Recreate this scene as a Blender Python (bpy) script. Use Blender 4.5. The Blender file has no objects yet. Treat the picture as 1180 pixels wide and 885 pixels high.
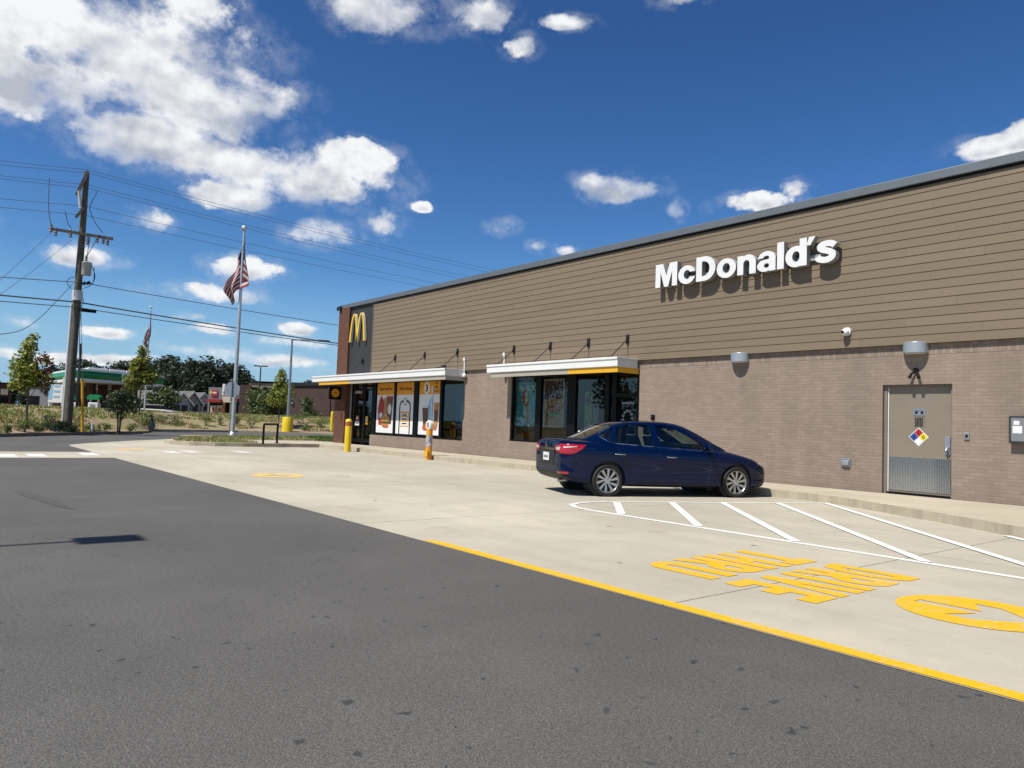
import bpy, bmesh, math, random
import numpy as np
from mathutils import Vector, Matrix
from mathutils.bvhtree import BVHTree
from mathutils.geometry import delaunay_2d_cdt

random.seed(7); np.random.seed(7)
SC = bpy.context.scene
COL = SC.collection
R = math.radians
# ------------------------------------------------------------------ camera
FPX, PITCH, ROLL, YAW, CH = 850.37, 0.0559967, -0.0370134, 0.681790, 1.23158
D = 15.2528                                   # distance of the restaurant front from the camera track
F_ = Vector((-math.cos(YAW)*math.cos(PITCH), math.sin(YAW)*math.cos(PITCH), math.sin(PITCH)))
R0 = F_.cross(Vector((0, 0, 1))).normalized(); U0 = R0.cross(F_)
RT = R0*math.cos(ROLL) - U0*math.sin(ROLL)
UP = U0*math.cos(ROLL) + R0*math.sin(ROLL)
EYE = Vector((0, 0, CH))
cd = bpy.data.cameras.new('camera'); cam = bpy.data.objects.new('camera', cd); COL.objects.link(cam)
cd.sensor_width = 36; cd.lens = FPX/1180*36; cd.clip_end = 6000; cd.clip_start = .05
cam.matrix_world = Matrix(((RT.x, UP.x, -F_.x, 0), (RT.y, UP.y, -F_.y, 0), (RT.z, UP.z, -F_.z, CH), (0, 0, 0, 1)))
SC.camera = cam

def ray(px, py):
    return F_ + RT*((px-590)/FPX) - UP*((py-442.5)/FPX)
def at(px, py, d):
    "point seen at (px,py) at horizontal distance d"
    r = ray(px, py); return EYE + r*(d/math.hypot(r.x, r.y))
def wl(px, py, y=D):
    r = ray(px, py); p = EYE + r*(y/r.y); return p.x, p.z

# ------------------------------------------------------------------ materials
def lin(r, g, b, k=1.0):
    f = lambda c: ((c/255)/12.92 if c/255 <= .04045 else ((c/255+.055)/1.055)**2.4)*k
    return (f(r), f(g), f(b), 1)

class NT:
    "small node-tree writer"
    def __init__(s, tree): s.t = tree; s.n = tree.nodes; s.l = tree.links
    def node(s, typ, ins=None, **kw):
        n = s.n.new(typ)
        for k, v in kw.items(): setattr(n, k, v)
        for k, v in (ins or {}).items():
            if hasattr(v, 'is_output') or isinstance(v, bpy.types.NodeSocket): s.l.new(v, n.inputs[k])
            else: n.inputs[k].default_value = v
        return n
    def math(s, op, a, b=None, c=None, clamp=False):
        n = s.n.new('ShaderNodeMath'); n.operation = op; n.use_clamp = clamp
        for i, v in enumerate((a, b, c)):
            if v is None: continue
            if isinstance(v, bpy.types.NodeSocket): s.l.new(v, n.inputs[i])
            else: n.inputs[i].default_value = v
        return n.outputs[0]
    def mix(s, f, a, b, typ='MIX'):
        n = s.n.new('ShaderNodeMix'); n.data_type = 'RGBA'; n.blend_type = typ
        for i, v in ((0, f), (6, a), (7, b)):
            if isinstance(v, bpy.types.NodeSocket): s.l.new(v, n.inputs[i])
            else: n.inputs[i].default_value = v
        return n.outputs[2]
    def noise(s, vec, scale, detail=4, rough=.55):
        n = s.n.new('ShaderNodeTexNoise'); n.inputs['Scale'].default_value = scale
        n.inputs['Detail'].default_value = detail; n.inputs['Roughness'].default_value = rough
        s.l.new(vec, n.inputs['Vector']); return n.outputs['Fac']
    def ramp(s, f, p0, p1, c0=(0, 0, 0, 1), c1=(1, 1, 1, 1)):
        n = s.n.new('ShaderNodeValToRGB'); e = n.color_ramp.elements
        e[0].position = p0; e[1].position = p1; e[0].color = c0; e[1].color = c1
        s.l.new(f, n.inputs[0]); return n.outputs[0]

def newmat(name):
    m = bpy.data.materials.new(name); m.use_nodes = True
    t = NT(m.node_tree); b = m.node_tree.nodes['Principled BSDF']
    return m, t, b
def mat(name, col, rough=.6, metal=0, var=.12, scale=3.0, bump=0, bscale=40, coat=0, spec=.5, fine=0):
    m, t, b = newmat(name)
    b.inputs['Roughness'].default_value = rough; b.inputs['Metallic'].default_value = metal
    b.inputs['Coat Weight'].default_value = coat; b.inputs['Coat Roughness'].default_value = .03
    b.inputs['Specular IOR Level'].default_value = spec
    col = tuple(q*.78 for q in col[:3])
    pos = t.node('ShaderNodeTexCoord').outputs['Object']
    n = t.noise(pos, scale)
    lo = tuple(c*(1-var) for c in col[:3])+(1,); hi = tuple(min(1, c*(1+var)) for c in col[:3])+(1,)
    c = t.mix(t.ramp(n, .3, .7), lo, hi)
    if fine:
        n2 = t.noise(pos, scale*14, 3)
        c = t.mix(t.math('MULTIPLY', t.ramp(n2, .35, .75), fine), c, tuple(x*.45 for x in col[:3])+(1,))
    t.l.new(c, b.inputs['Base Color'])
    if bump:
        bn = t.node('ShaderNodeBump', {'Strength': bump, 'Distance': .01, 'Height': t.noise(pos, bscale, 3)})
        t.l.new(bn.outputs[0], b.inputs['Normal'])
    return m

M = {}
M['white'] = mat('white_paint', (.80, .80, .78, 1), .4, var=.03)
M['bandgrey'] = mat('beige_band', (.40, .37, .30, 1), .6, var=.05)
M['offwhite'] = mat('offwhite', (.72, .71, .68, 1), .5, var=.04)
M['letterside'] = mat('grey_return', (.33, .34, .35, 1), .5, var=.05)
M['black'] = mat('black_aluminium', (.006, .006, .007, 1), .5, var=.1, spec=.12)
M['dark'] = mat('dark_metal', (.02, .021, .023, 1), .5, var=.15, spec=.25)
M['darkgrey'] = mat('charcoal_panel', (.044, .044, .046, 1), .6, var=.05, scale=1.2, spec=.25)
M['coping'] = mat('grey_coping', (.16, .18, .195, 1), .45, .3, var=.05)
M['steel'] = mat('brushed_steel', (.55, .56, .57, 1), .32, 1, var=.12, scale=6)
M['galv'] = mat('galvanised', (.42, .45, .48, 1), .42, .75, var=.14, scale=8)
M['plate'] = mat('ribbed_steel', (.66, .69, .72, 1), .15, 1, var=.03, scale=2)
M['lampmetal'] = mat('lamp_housing', (.46, .50, .52, 1), .35, .5, var=.06)
M['yellow'] = mat('yellow_plastic', (.80, .56, .01, 1), .45, var=.06)
M['yellowband'] = mat('yellow_band', (.80, .42, .015, 1), .45, var=.04)
M['gold'] = mat('gold_letter', (.85, .55, .02, 1), .35, var=.03)
M['orange'] = mat('orange_print', (.78, .33, .01, 1), .5, var=.04)
M['door'] = mat('taupe_door', (.235, .20, .15, 1), .5, var=.05, bump=.05, bscale=80)
M['doorframe'] = mat('taupe_frame', (.21, .175, .14, 1), .5, var=.06)
M['red'] = mat('red_print', (.42, .02, .025, 1), .5)
M['darkred'] = mat('dark_red_print', (.13, .015, .02, 1), .5)
M['blue'] = mat('blue_print', (.02, .06, .27, 1), .5)
M['brightyellow'] = mat('bright_yellow', (.80, .66, .02, 1), .5)
M['teal'] = mat('teal_print', (.015, .38, .42, 1), .45, var=.1)
M['lightblue'] = mat('light_blue_print', (.28, .55, .75, 1), .5)
M['brown'] = mat('brown_print', (.13, .055, .025, 1), .5, var=.4, scale=14)
M['bun'] = mat('bun_print', (.50, .23, .06, 1), .5, var=.3, scale=12)
M['tomato'] = mat('warm_print', (.48, .12, .04, 1), .5, var=.5, scale=9)
M['lettuce'] = mat('green_print', (.16, .30, .05, 1), .5, var=.5, scale=12)
M['posterwhite'] = mat('poster_white', (.80, .80, .79, 1), .45, var=.02)
M['green'] = mat('green_fascia', (.006, .22, .065, 1), .35, var=.04)
M['redbrick_far'] = mat('far_brick', (.055, .027, .021, 1), .8, var=.25, scale=.8, fine=.25)
M['brickred_col'] = mat('brick_column', (.07, .026, .018, 1), .8, var=.2, scale=2)
M['greypanel'] = mat('grey_panel', (.20, .21, .23, 1), .6, var=.06)
M['tan'] = mat('tan_siding', (.24, .20, .13, 1), .7, var=.1)
M['cream'] = mat('cream_panel', (.62, .57, .45, 1), .7, var=.05)
M['roofgrey'] = mat('shingle_roof', (.12, .115, .105, 1), .85, var=.2, scale=2)
M['vinyl'] = mat('grey_vinyl_siding', (.30, .33, .37, 1), .7, var=.06)
M['housewhite'] = mat('white_trim', (.72, .72, .70, 1), .6, var=.04)
M['wood'] = mat('weathered_pole', (.105, .095, .072, 1), .85, var=.35, scale=5, bump=.4, bscale=20)
M['woodarm'] = mat('weathered_arm', (.17, .145, .12, 1), .85, var=.3, scale=6)
M['conduit'] = mat('grey_conduit', (.60, .62, .62, 1), .5, var=.06)
M['wire'] = mat('black_cable', (.085, .09, .10, 1), .6)
M['alu'] = mat('satin_aluminium', (.62, .63, .64, 1), .35, .55, var=.05)
M['porcelain'] = mat('porcelain', (.20, .17, .15, 1), .3)
M['transformer'] = mat('transformer_grey', (.38, .40, .38, 1), .45, var=.12)
M['bark'] = mat('tree_bark', (.13, .105, .085, 1), .9, var=.3, scale=8)
M['roofmem'] = mat('roof_membrane', (.5, .5, .48, 1), .8)
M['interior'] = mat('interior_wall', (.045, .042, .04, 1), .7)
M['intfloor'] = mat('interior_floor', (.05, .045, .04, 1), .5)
M['rubber'] = mat('tyre_rubber', (.012, .012, .012, 1), .75, var=.2, scale=20)
M['alloy'] = mat('alloy_wheel', (.62, .62, .63, 1), .28, .9, var=.05)
M['blackplastic'] = mat('black_trim', (.012, .012, .013, 1), .55, var=.15, scale=8)
M['seat'] = mat('seat_fabric', (.035, .035, .038, 1), .85)
M['chrome'] = mat('chrome', (.75, .76, .78, 1), .12, 1, var=.03)
M['taillight'] = mat('tail_lens', (.42, .006, .010, 1), .12, var=.12, scale=14, coat=1)
M['lampclear'] = mat('clear_lens', (.62, .62, .62, 1), .12, var=.12, scale=14, coat=1)
M['amber'] = mat('amber_lens', (.45, .12, .03, 1), .15, coat=1)
M['flagred'] = mat('flag_red', (.24, .012, .022, 1), .8, var=.12)
M['flagwhite'] = mat('flag_white', (.52, .50, .48, 1), .8, var=.05)
M['flagblue'] = mat('flag_blue', (.018, .028, .085, 1), .8, var=.1)
def leafmat(name, c):
    m, t, b = newmat(name)
    pos = t.node('ShaderNodeNewGeometry').outputs['Position']
    oi = t.node('ShaderNodeObjectInfo').outputs['Random']
    n = t.noise(pos, .9, 3); w = t.noise(pos, 6, 2)
    k = t.math('MULTIPLY_ADD', n, .7, t.math('MULTIPLY', w, .5))
    k = t.math('ADD', k, t.math('MULTIPLY', oi, .25))
    col = t.mix(t.ramp(k, .35, 1.0), tuple(x*.6 for x in c[:3])+(1,), tuple(min(1, x*1.45) for x in c[:3])+(1,))
    t.l.new(col, b.inputs['Base Color']); b.inputs['Roughness'].default_value = .6
    tr = t.node('ShaderNodeBsdfTranslucent', {'Color': col})
    mx = t.node('ShaderNodeMixShader', {0: .25, 1: b.outputs[0], 2: tr.outputs[0]})
    t.l.new(mx.outputs[0], m.node_tree.nodes['Material Output'].inputs[0])
    return m
M['leafgreen'] = leafmat('leaf_green', (.13, .175, .028, 1))
M['leafyellow'] = leafmat('leaf_yellow_green', (.27, .27, .035, 1))
M['leafrust'] = leafmat('leaf_rust', (.13, .052, .030, 1))
M['leafdark'] = leafmat('leaf_dark', (.026, .044, .016, 1))
M['leafshrub'] = leafmat('leaf_shrub', (.085, .115, .028, 1))
M['leaffar'] = leafmat('leaf_far', (.016, .030, .016, 1))
M['leaffar2'] = leafmat('leaf_far_olive', (.026, .040, .016, 1))
M['grassgreen'] = leafmat('grass_green', (.19, .225, .055, 1))
M['grassdry'] = leafmat('grass_dry', (.36, .275, .145, 1))
M['grasslush'] = leafmat('grass_lush', (.055, .115, .018, 1))

def gpos(t): return t.node('ShaderNodeNewGeometry').outputs['Position']
def sep(t, v):
    n = t.node('ShaderNodeSeparateXYZ', {0: v}); return n.outputs

def asphalt(name, k=1.0):
    m, t, b = newmat(name); p = gpos(t)
    big = t.noise(p, .35, 4); mid = t.noise(p, 2.2, 5, .65); fin = t.noise(p, 125, 2, .7); fin2 = t.noise(p, 38, 3, .7)
    c = t.mix(t.ramp(big, .3, .72), (.065*k, .0628*k, .0585*k, 1), (.090*k, .087*k, .081*k, 1))
    c = t.mix(t.math('MULTIPLY', t.ramp(mid, .42, .75), .35), c, (.053*k, .051*k, .047*k, 1))
    sp = t.ramp(fin, .36, .66, (.40, .40, .40, 1), (1.72, 1.72, 1.68, 1))
    c = t.mix(.85, c, t.mix(1, c, sp, 'MULTIPLY'))
    sp2 = t.ramp(fin2, .35, .7, (.72, .72, .72, 1), (1.3, 1.3, 1.3, 1))
    c = t.mix(.7, c, t.mix(1, c, sp2, 'MULTIPLY'))
    # oil drips and gum: sparse voronoi cells, more of them along the lane edge
    wob = t.node('ShaderNodeTexNoise', {'Vector': p, 'Scale': 9.0}).outputs['Color']
    pv = t.node('ShaderNodeVectorMath', {0: p, 1: t.node('ShaderNodeVectorMath', {0: wob, 'Scale': .16}, operation='SCALE').outputs[0]}, operation='ADD').outputs[0]
    for sc, th, keep in ((3.8, .062, .74), (2.3, .040, .66), (7.5, .105, .85)):
        v = t.node('ShaderNodeTexVoronoi', {'Vector': pv, 'Scale': sc}, voronoi_dimensions='2D')
        rnd = sep(t, v.outputs['Color'])[0]
        rad = t.math('MULTIPLY', t.math('SUBTRACT', rnd, keep), th/(1-keep)*1.6)
        spot = t.node('ShaderNodeMapRange', {0: t.math('SUBTRACT', rad, v.outputs['Distance']), 1: -.012, 2: .03, 3: 0.0, 4: 1.0}).outputs[0]
        mr = lambda v_, a_, b_: t.node('ShaderNodeMapRange', {0: v_, 1: a_, 2: b_, 3: 0.0, 4: 1.0}).outputs[0]
        clus = t.math('MAXIMUM', t.ramp(t.noise(p, .25, 2), .42, .60), t.math('MULTIPLY', mr(sep(t, p)[1], .9, 2.6), mr(sep(t, p)[0], -7.5, -5.0)))
        c = t.mix(t.math('MULTIPLY', t.math('MULTIPLY', spot, clus), .78), c, (.019, .022, .023, 1))
    # reddish residue and pale scuffs
    red = t.ramp(t.noise(p, 1.1, 3), .70, .78); c = t.mix(t.math('MULTIPLY', red, .10), c, (.16, .09, .06, 1))
    t.l.new(c, b.inputs['Base Color']); b.inputs['Roughness'].default_value = .88
    b.inputs['Specular IOR Level'].default_value = .35
    h = t.math('ADD', fin, t.math('MULTIPLY', fin2, .6))
    bn = t.node('ShaderNodeBump', {'Strength': .40, 'Distance': .006, 'Height': h}); t.l.new(bn.outputs[0], b.inputs['Normal'])
    return m
M['asphalt'] = asphalt('asphalt'); M['patch'] = asphalt('asphalt_patch', .86)

def concrete(name, base, joints=True, k=1.0):
    m, t, b = newmat(name); p = gpos(t); x, y, z = sep(t, p)[:3]
    big = t.noise(p, .28, 5, .6); mid = t.noise(p, 1.7, 6, .65); fin = t.noise(p, 60, 3, .7)
    lo = tuple(q*.80 for q in base)+(1,); hi = tuple(min(1, q*1.08) for q in base)+(1,)
    c = t.mix(t.ramp(big, .32, .66), lo, hi)
    c = t.mix(t.math('MULTIPLY', t.ramp(mid, .45, .8), .38), c, tuple(q*.66 for q in base)+(1,))
    # long tyre-polished streaks down the lane
    st = t.node('ShaderNodeCombineXYZ', {0: t.math('MULTIPLY', x, .22), 1: t.math('MULTIPLY', y, 2.4), 2: 0.0}).outputs[0]
    c = t.mix(t.math('MULTIPLY', t.ramp(t.noise(st, 1.1, 4), .48, .75), .30), c, tuple(q*.68 for q in base)+(1,))
    c = t.mix(.6, c, t.mix(1, c, t.ramp(fin, .3, .7, (.86, .86, .86, 1), (1.1, 1.1, 1.1, 1)), 'MULTIPLY'))
    if joints:
        zone = t.math('MULTIPLY', t.node('ShaderNodeMapRange', {0: t.math('ADD', y, t.math('MULTIPLY', mid, .8)), 1: 7.9, 2: 8.6, 3: 0.0, 4: 1.0}).outputs[0], t.math('GREATER_THAN', x, -30.0))
        zone = t.math('MULTIPLY', zone, t.math('MULTIPLY_ADD', t.ramp(t.noise(p, .7, 4, .6), .3, .7), .6, .4))
        c = t.mix(t.math('MULTIPLY', zone, .30), c, (.245, .228, .188, 1))
        oil = t.math('MULTIPLY', t.ramp(t.noise(p, .9, 3, .5), .62, .74), t.ramp(t.noise(p, 5, 4), .35, .7))
        c = t.mix(t.math('MULTIPLY', oil, .45), c, (.15, .135, .11, 1))
        def line(v, off, per, w):
            f = t.math('PINGPONG', t.math('ADD', v, off), per/2)
            return t.math('LESS_THAN', f, w)
        wb = t.math('MULTIPLY', t.math('SUBTRACT', t.noise(p, 6, 3), .5), .012)
        j1 = line(t.math('ADD', x, wb), 3.40+45.7, 4.57, .008)
        j2 = line(t.math('ADD', y, wb), -8.62+46, 4.6, .006)
        j = t.math('MAXIMUM', j1, j2)
        c = t.mix(t.math('MULTIPLY', j, .8), c, (.07, .062, .055, 1))
        v = t.node('ShaderNodeTexVoronoi', {'Vector': t.node('ShaderNodeVectorMath', {0: p, 1: t.node('ShaderNodeVectorMath', {0: t.node('ShaderNodeTexNoise', {'Vector': p, 'Scale': 8.0}).outputs['Color'], 'Scale': .2}, operation='SCALE').outputs[0]}, operation='ADD').outputs[0], 'Scale': 1.1}, voronoi_dimensions='2D')
        rnd = sep(t, v.outputs['Color'])[0]
        spot = t.math('LESS_THAN', v.outputs['Distance'], t.math('MULTIPLY', t.math('SUBTRACT', rnd, .84), .30))
        c = t.mix(t.math('MULTIPLY', spot, .65), c, (.06, .056, .052, 1))
    t.l.new(c, b.inputs['Base Color']); b.inputs['Roughness'].default_value = .8
    b.inputs['Specular IOR Level'].default_value = .3
    bn = t.node('ShaderNodeBump', {'Strength': .25, 'Distance': .004, 'Height': fin}); t.l.new(bn.outputs[0], b.inputs['Normal'])
    return m
M['concrete'] = concrete('lane_concrete', (.405, .373, .292))
M['walk'] = concrete('walk_concrete', (.39, .345, .26), False)
M['curb'] = None
def curbmat(name, base, dirt):
    m, t, b = newmat(name); p = gpos(t); x, y, z = sep(t, p)[:3]
    v = t.node('ShaderNodeCombineXYZ', {0: t.math('MULTIPLY', x, 3.2), 1: t.math('MULTIPLY', y, 3.2), 2: t.math('MULTIPLY', z, .5)}).outputs[0]
    n = t.noise(v, 1.0, 5, .65); f = t.noise(p, 45, 3)
    c = t.mix(t.ramp(n, .46, .72), base+(1,), dirt+(1,))
    c = t.mix(.5, c, t.mix(1, c, t.ramp(f, .3, .7, (.8, .8, .8, 1), (1.12, 1.12, 1.12, 1)), 'MULTIPLY'))
    t.l.new(c, b.inputs['Base Color']); b.inputs['Roughness'].default_value = .85
    return m
M['curb'] = curbmat('curb_concrete', (.375, .33, .24), (.24, .20, .145))
M['darkcurb'] = curbmat('old_curb', (.20, .15, .11), (.10, .075, .06))
M['palecurb'] = curbmat('pale_curb', (.34, .29, .21), (.25, .205, .15))

def roadpaint(name, col, wear=.5):
    m, t, b = newmat(name); p = gpos(t)
    n = t.noise(p, 26, 4, .7); n2 = t.noise(p, 2.2, 3); fin = t.noise(p, 90, 2)
    w = t.math('MULTIPLY', t.ramp(t.math('ADD', n, t.math('MULTIPLY', n2, .35)), .70, .90), wear)
    c = t.mix(w, col, (.40, .38, .33, 1))
    c = t.mix(.5, c, t.mix(1, c, t.ramp(fin, .3, .7, (.82, .82, .82, 1), (1.1, 1.1, 1.1, 1)), 'MULTIPLY'))
    t.l.new(c, b.inputs['Base Color']); b.inputs['Roughness'].default_value = .7
    b.inputs['Specular IOR Level'].default_value = .3
    return m
M['ypaint'] = roadpaint('yellow_road_paint', (.66, .345, .006, 1), .6)
M['yfaded'] = roadpaint('faded_yellow_paint', (.62, .40, .10, 1), .9)
M['wfaded'] = roadpaint('faded_white_paint', (.56, .55, .50, 1), 1.0)
M['wpaint'] = roadpaint('white_road_paint', (.62, .62, .58, 1), .6)

def brickmat(name, base, mortar, w=.203, h=.0677, vert=False, var=.16, bump=.5, face='x'):
    m, t, b = newmat(name); p = gpos(t); x, y, z = sep(t, p)[:3]
    a = t.math('ADD', x, y) if face == 'xy' else x
    vec = t.node('ShaderNodeCombineXYZ', {0: z if vert else a, 1: a if vert else z, 2: 0.0}).outputs[0]
    br = t.node('ShaderNodeTexBrick', {'Vector': vec, 'Scale': 1.0, 'Mortar Size': .0048, 'Mortar Smooth': .2,
        'Brick Width': w, 'Row Height': h, 'Bias': -.1,
        'Color1': tuple(q*(1-var) for q in base)+(1,), 'Color2': tuple(q*(1+var) for q in base)+(1,), 'Mortar': mortar+(1,)})
    if vert: br.offset = 0.0
    big = t.noise(p, .5, 4)
    fin = t.noise(p, 55, 3)
    c = t.mix(.6, br.outputs['Color'], t.mix(1, br.outputs['Color'], t.ramp(big, .3, .7, (.86, .86, .86, 1), (1.12, 1.11, 1.1, 1)), 'MULTIPLY'))
    c = t.mix(.5, c, t.mix(1, c, t.ramp(fin, .3, .7, (.84, .84, .84, 1), (1.12, 1.12, 1.12, 1)), 'MULTIPLY'))
    stv = t.node('ShaderNodeCombineXYZ', {0: t.math('MULTIPLY', a, 2.6), 1: t.math('MULTIPLY', z, .22), 2: 0.0}).outputs[0]
    c = t.mix(.8, c, t.mix(1, c, t.ramp(t.noise(stv, 1.0, 5, .6), .3, .72, (.90, .89, .88, 1), (1.09, 1.08, 1.07, 1)), 'MULTIPLY'))
    foot = t.node('ShaderNodeMapRange', {0: t.math('ADD', z, t.math('MULTIPLY', t.noise(p, 2.2, 4), .5)), 1: .30, 2: .70, 3: .22, 4: 0.0}).outputs[0]
    c = t.mix(foot, c, (.15, .115, .085, 1))
    t.l.new(c, b.inputs['Base Color']); b.inputs['Roughness'].default_value = .85
    b.inputs['Specular IOR Level'].default_value = .25
    hh = t.math('ADD', t.math('MULTIPLY', br.outputs['Fac'], -1.0), t.math('MULTIPLY', fin, .25))
    bn = t.node('ShaderNodeBump', {'Strength': bump, 'Distance': .006, 'Height': hh}); t.l.new(bn.outputs[0], b.inputs['Normal'])
    return m
M['brick'] = brickmat('taupe_brick', (.230, .182, .146), (.200, .160, .129), var=.085)
M['soldier'] = brickmat('taupe_soldier_brick', (.230, .182, .146), (.165, .133, .105), vert=True)
M['redbrick'] = brickmat('red_brown_brick', (.105, .043, .027), (.11, .07, .05), face='xy')

def sidingmat():
    m, t, b = newmat('taupe_lap_siding'); p = gpos(t); x, y, z = sep(t, p)[:3]
    row = t.math('FLOOR', t.math('DIVIDE', t.math('SUBTRACT', z, 3.12), .1761))
    wn = t.node('ShaderNodeTexWhiteNoise', {0: t.node('ShaderNodeCombineXYZ', {0: row, 1: t.math('FLOOR', t.math('DIVIDE', t.math('ADD', x, t.math('MULTIPLY', row, 1.37)), 3.66)), 2: 0.0}).outputs[0]}, noise_dimensions='2D').outputs['Value']
    v = t.node('ShaderNodeCombineXYZ', {0: t.math('MULTIPLY', x, .6), 1: row, 2: t.math('MULTIPLY', z, 9.0)}).outputs[0]
    g = t.noise(v, 2.0, 4)
    c = t.mix(t.math('ADD', t.math('MULTIPLY', wn, .6), t.math('MULTIPLY', g, .4)), (.149, .1125, .0745, 1), (.175, .134, .090, 1))
    # butt joints
    f = t.math('FRACT', t.math('DIVIDE', t.math('ADD', x, t.math('MULTIPLY', row, 1.37)), 3.66))
    c = t.mix(t.math('MULTIPLY', t.math('LESS_THAN', f, .0022), .45), c, (.06, .047, .033, 1))
    t.l.new(c, b.inputs['Base Color']); b.inputs['Roughness'].default_value = .62
    b.inputs['Specular IOR Level'].default_value = .3
    return m
M['siding'] = sidingmat()

def glassmat(name, tint, refl=1.0, rough=.0):
    m, t, b = newmat(name); nt = m.node_tree
    tr = t.node('ShaderNodeBsdfTransparent', {'Color': tint})
    gl = t.node('ShaderNodeBsdfGlossy', {'Color': (refl, refl, refl, 1), 'Roughness': rough})
    pos = t.node('ShaderNodeTexCoord').outputs['Object']
    bn = t.node('ShaderNodeBump', {'Strength': .015, 'Distance': .02, 'Height': t.noise(pos, 1.2, 1)})
    t.l.new(bn.outputs[0], gl.inputs['Normal'])
    fc = t.node('ShaderNodeLayerWeight', {'Blend': .5}).outputs['Facing']
    fr = t.math('MULTIPLY_ADD', t.math('POWER', fc, 5.0), .95, .05)
    mx = t.node('ShaderNodeMixShader', {0: fr, 1: tr.outputs[0], 2: gl.outputs[0]})
    t.l.new(mx.outputs[0], nt.nodes['Material Output'].inputs[0])
    return m
M['glass'] = glassmat('shop_glass', (.71, .75, .74, 1))
M['carglass'] = glassmat('car_glass', (.74, .80, .75, 1))

def carpaint(name, col):
    m, t, b = newmat(name)
    pos = t.node('ShaderNodeTexCoord').outputs['Object']
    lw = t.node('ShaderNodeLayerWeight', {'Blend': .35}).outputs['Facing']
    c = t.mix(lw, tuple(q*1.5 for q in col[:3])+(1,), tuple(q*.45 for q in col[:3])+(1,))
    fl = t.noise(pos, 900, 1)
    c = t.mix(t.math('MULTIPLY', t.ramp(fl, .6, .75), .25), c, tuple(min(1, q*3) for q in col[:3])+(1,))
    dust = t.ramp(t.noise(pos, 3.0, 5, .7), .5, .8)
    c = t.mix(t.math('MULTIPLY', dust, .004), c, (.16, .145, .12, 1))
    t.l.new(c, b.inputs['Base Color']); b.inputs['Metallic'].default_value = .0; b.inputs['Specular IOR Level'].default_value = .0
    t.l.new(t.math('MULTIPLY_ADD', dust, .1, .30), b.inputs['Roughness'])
    b.inputs['Coat Weight'].default_value = .6; b.inputs['Coat Roughness'].default_value = .012
    return m
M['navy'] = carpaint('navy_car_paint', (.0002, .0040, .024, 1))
M['silverpaint'] = mat('white_car_paint', (.55, .56, .58, 1), .3, coat=1)

# ------------------------------------------------------------------ object helpers
def tag(o, label=None, cat=None, group=None, kind=None):
    if label: o['label'] = label
    if cat: o['category'] = cat
    if group: o['group'] = group
    if kind: o['kind'] = kind
    return o
def thing(name, loc, label, cat, rz=0, group=None):
    o = bpy.data.objects.new(name, None); COL.objects.link(o)
    o.location = loc; o.rotation_euler = (0, 0, rz); o.empty_display_size = .3
    return tag(o, label, cat, group)

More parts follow.
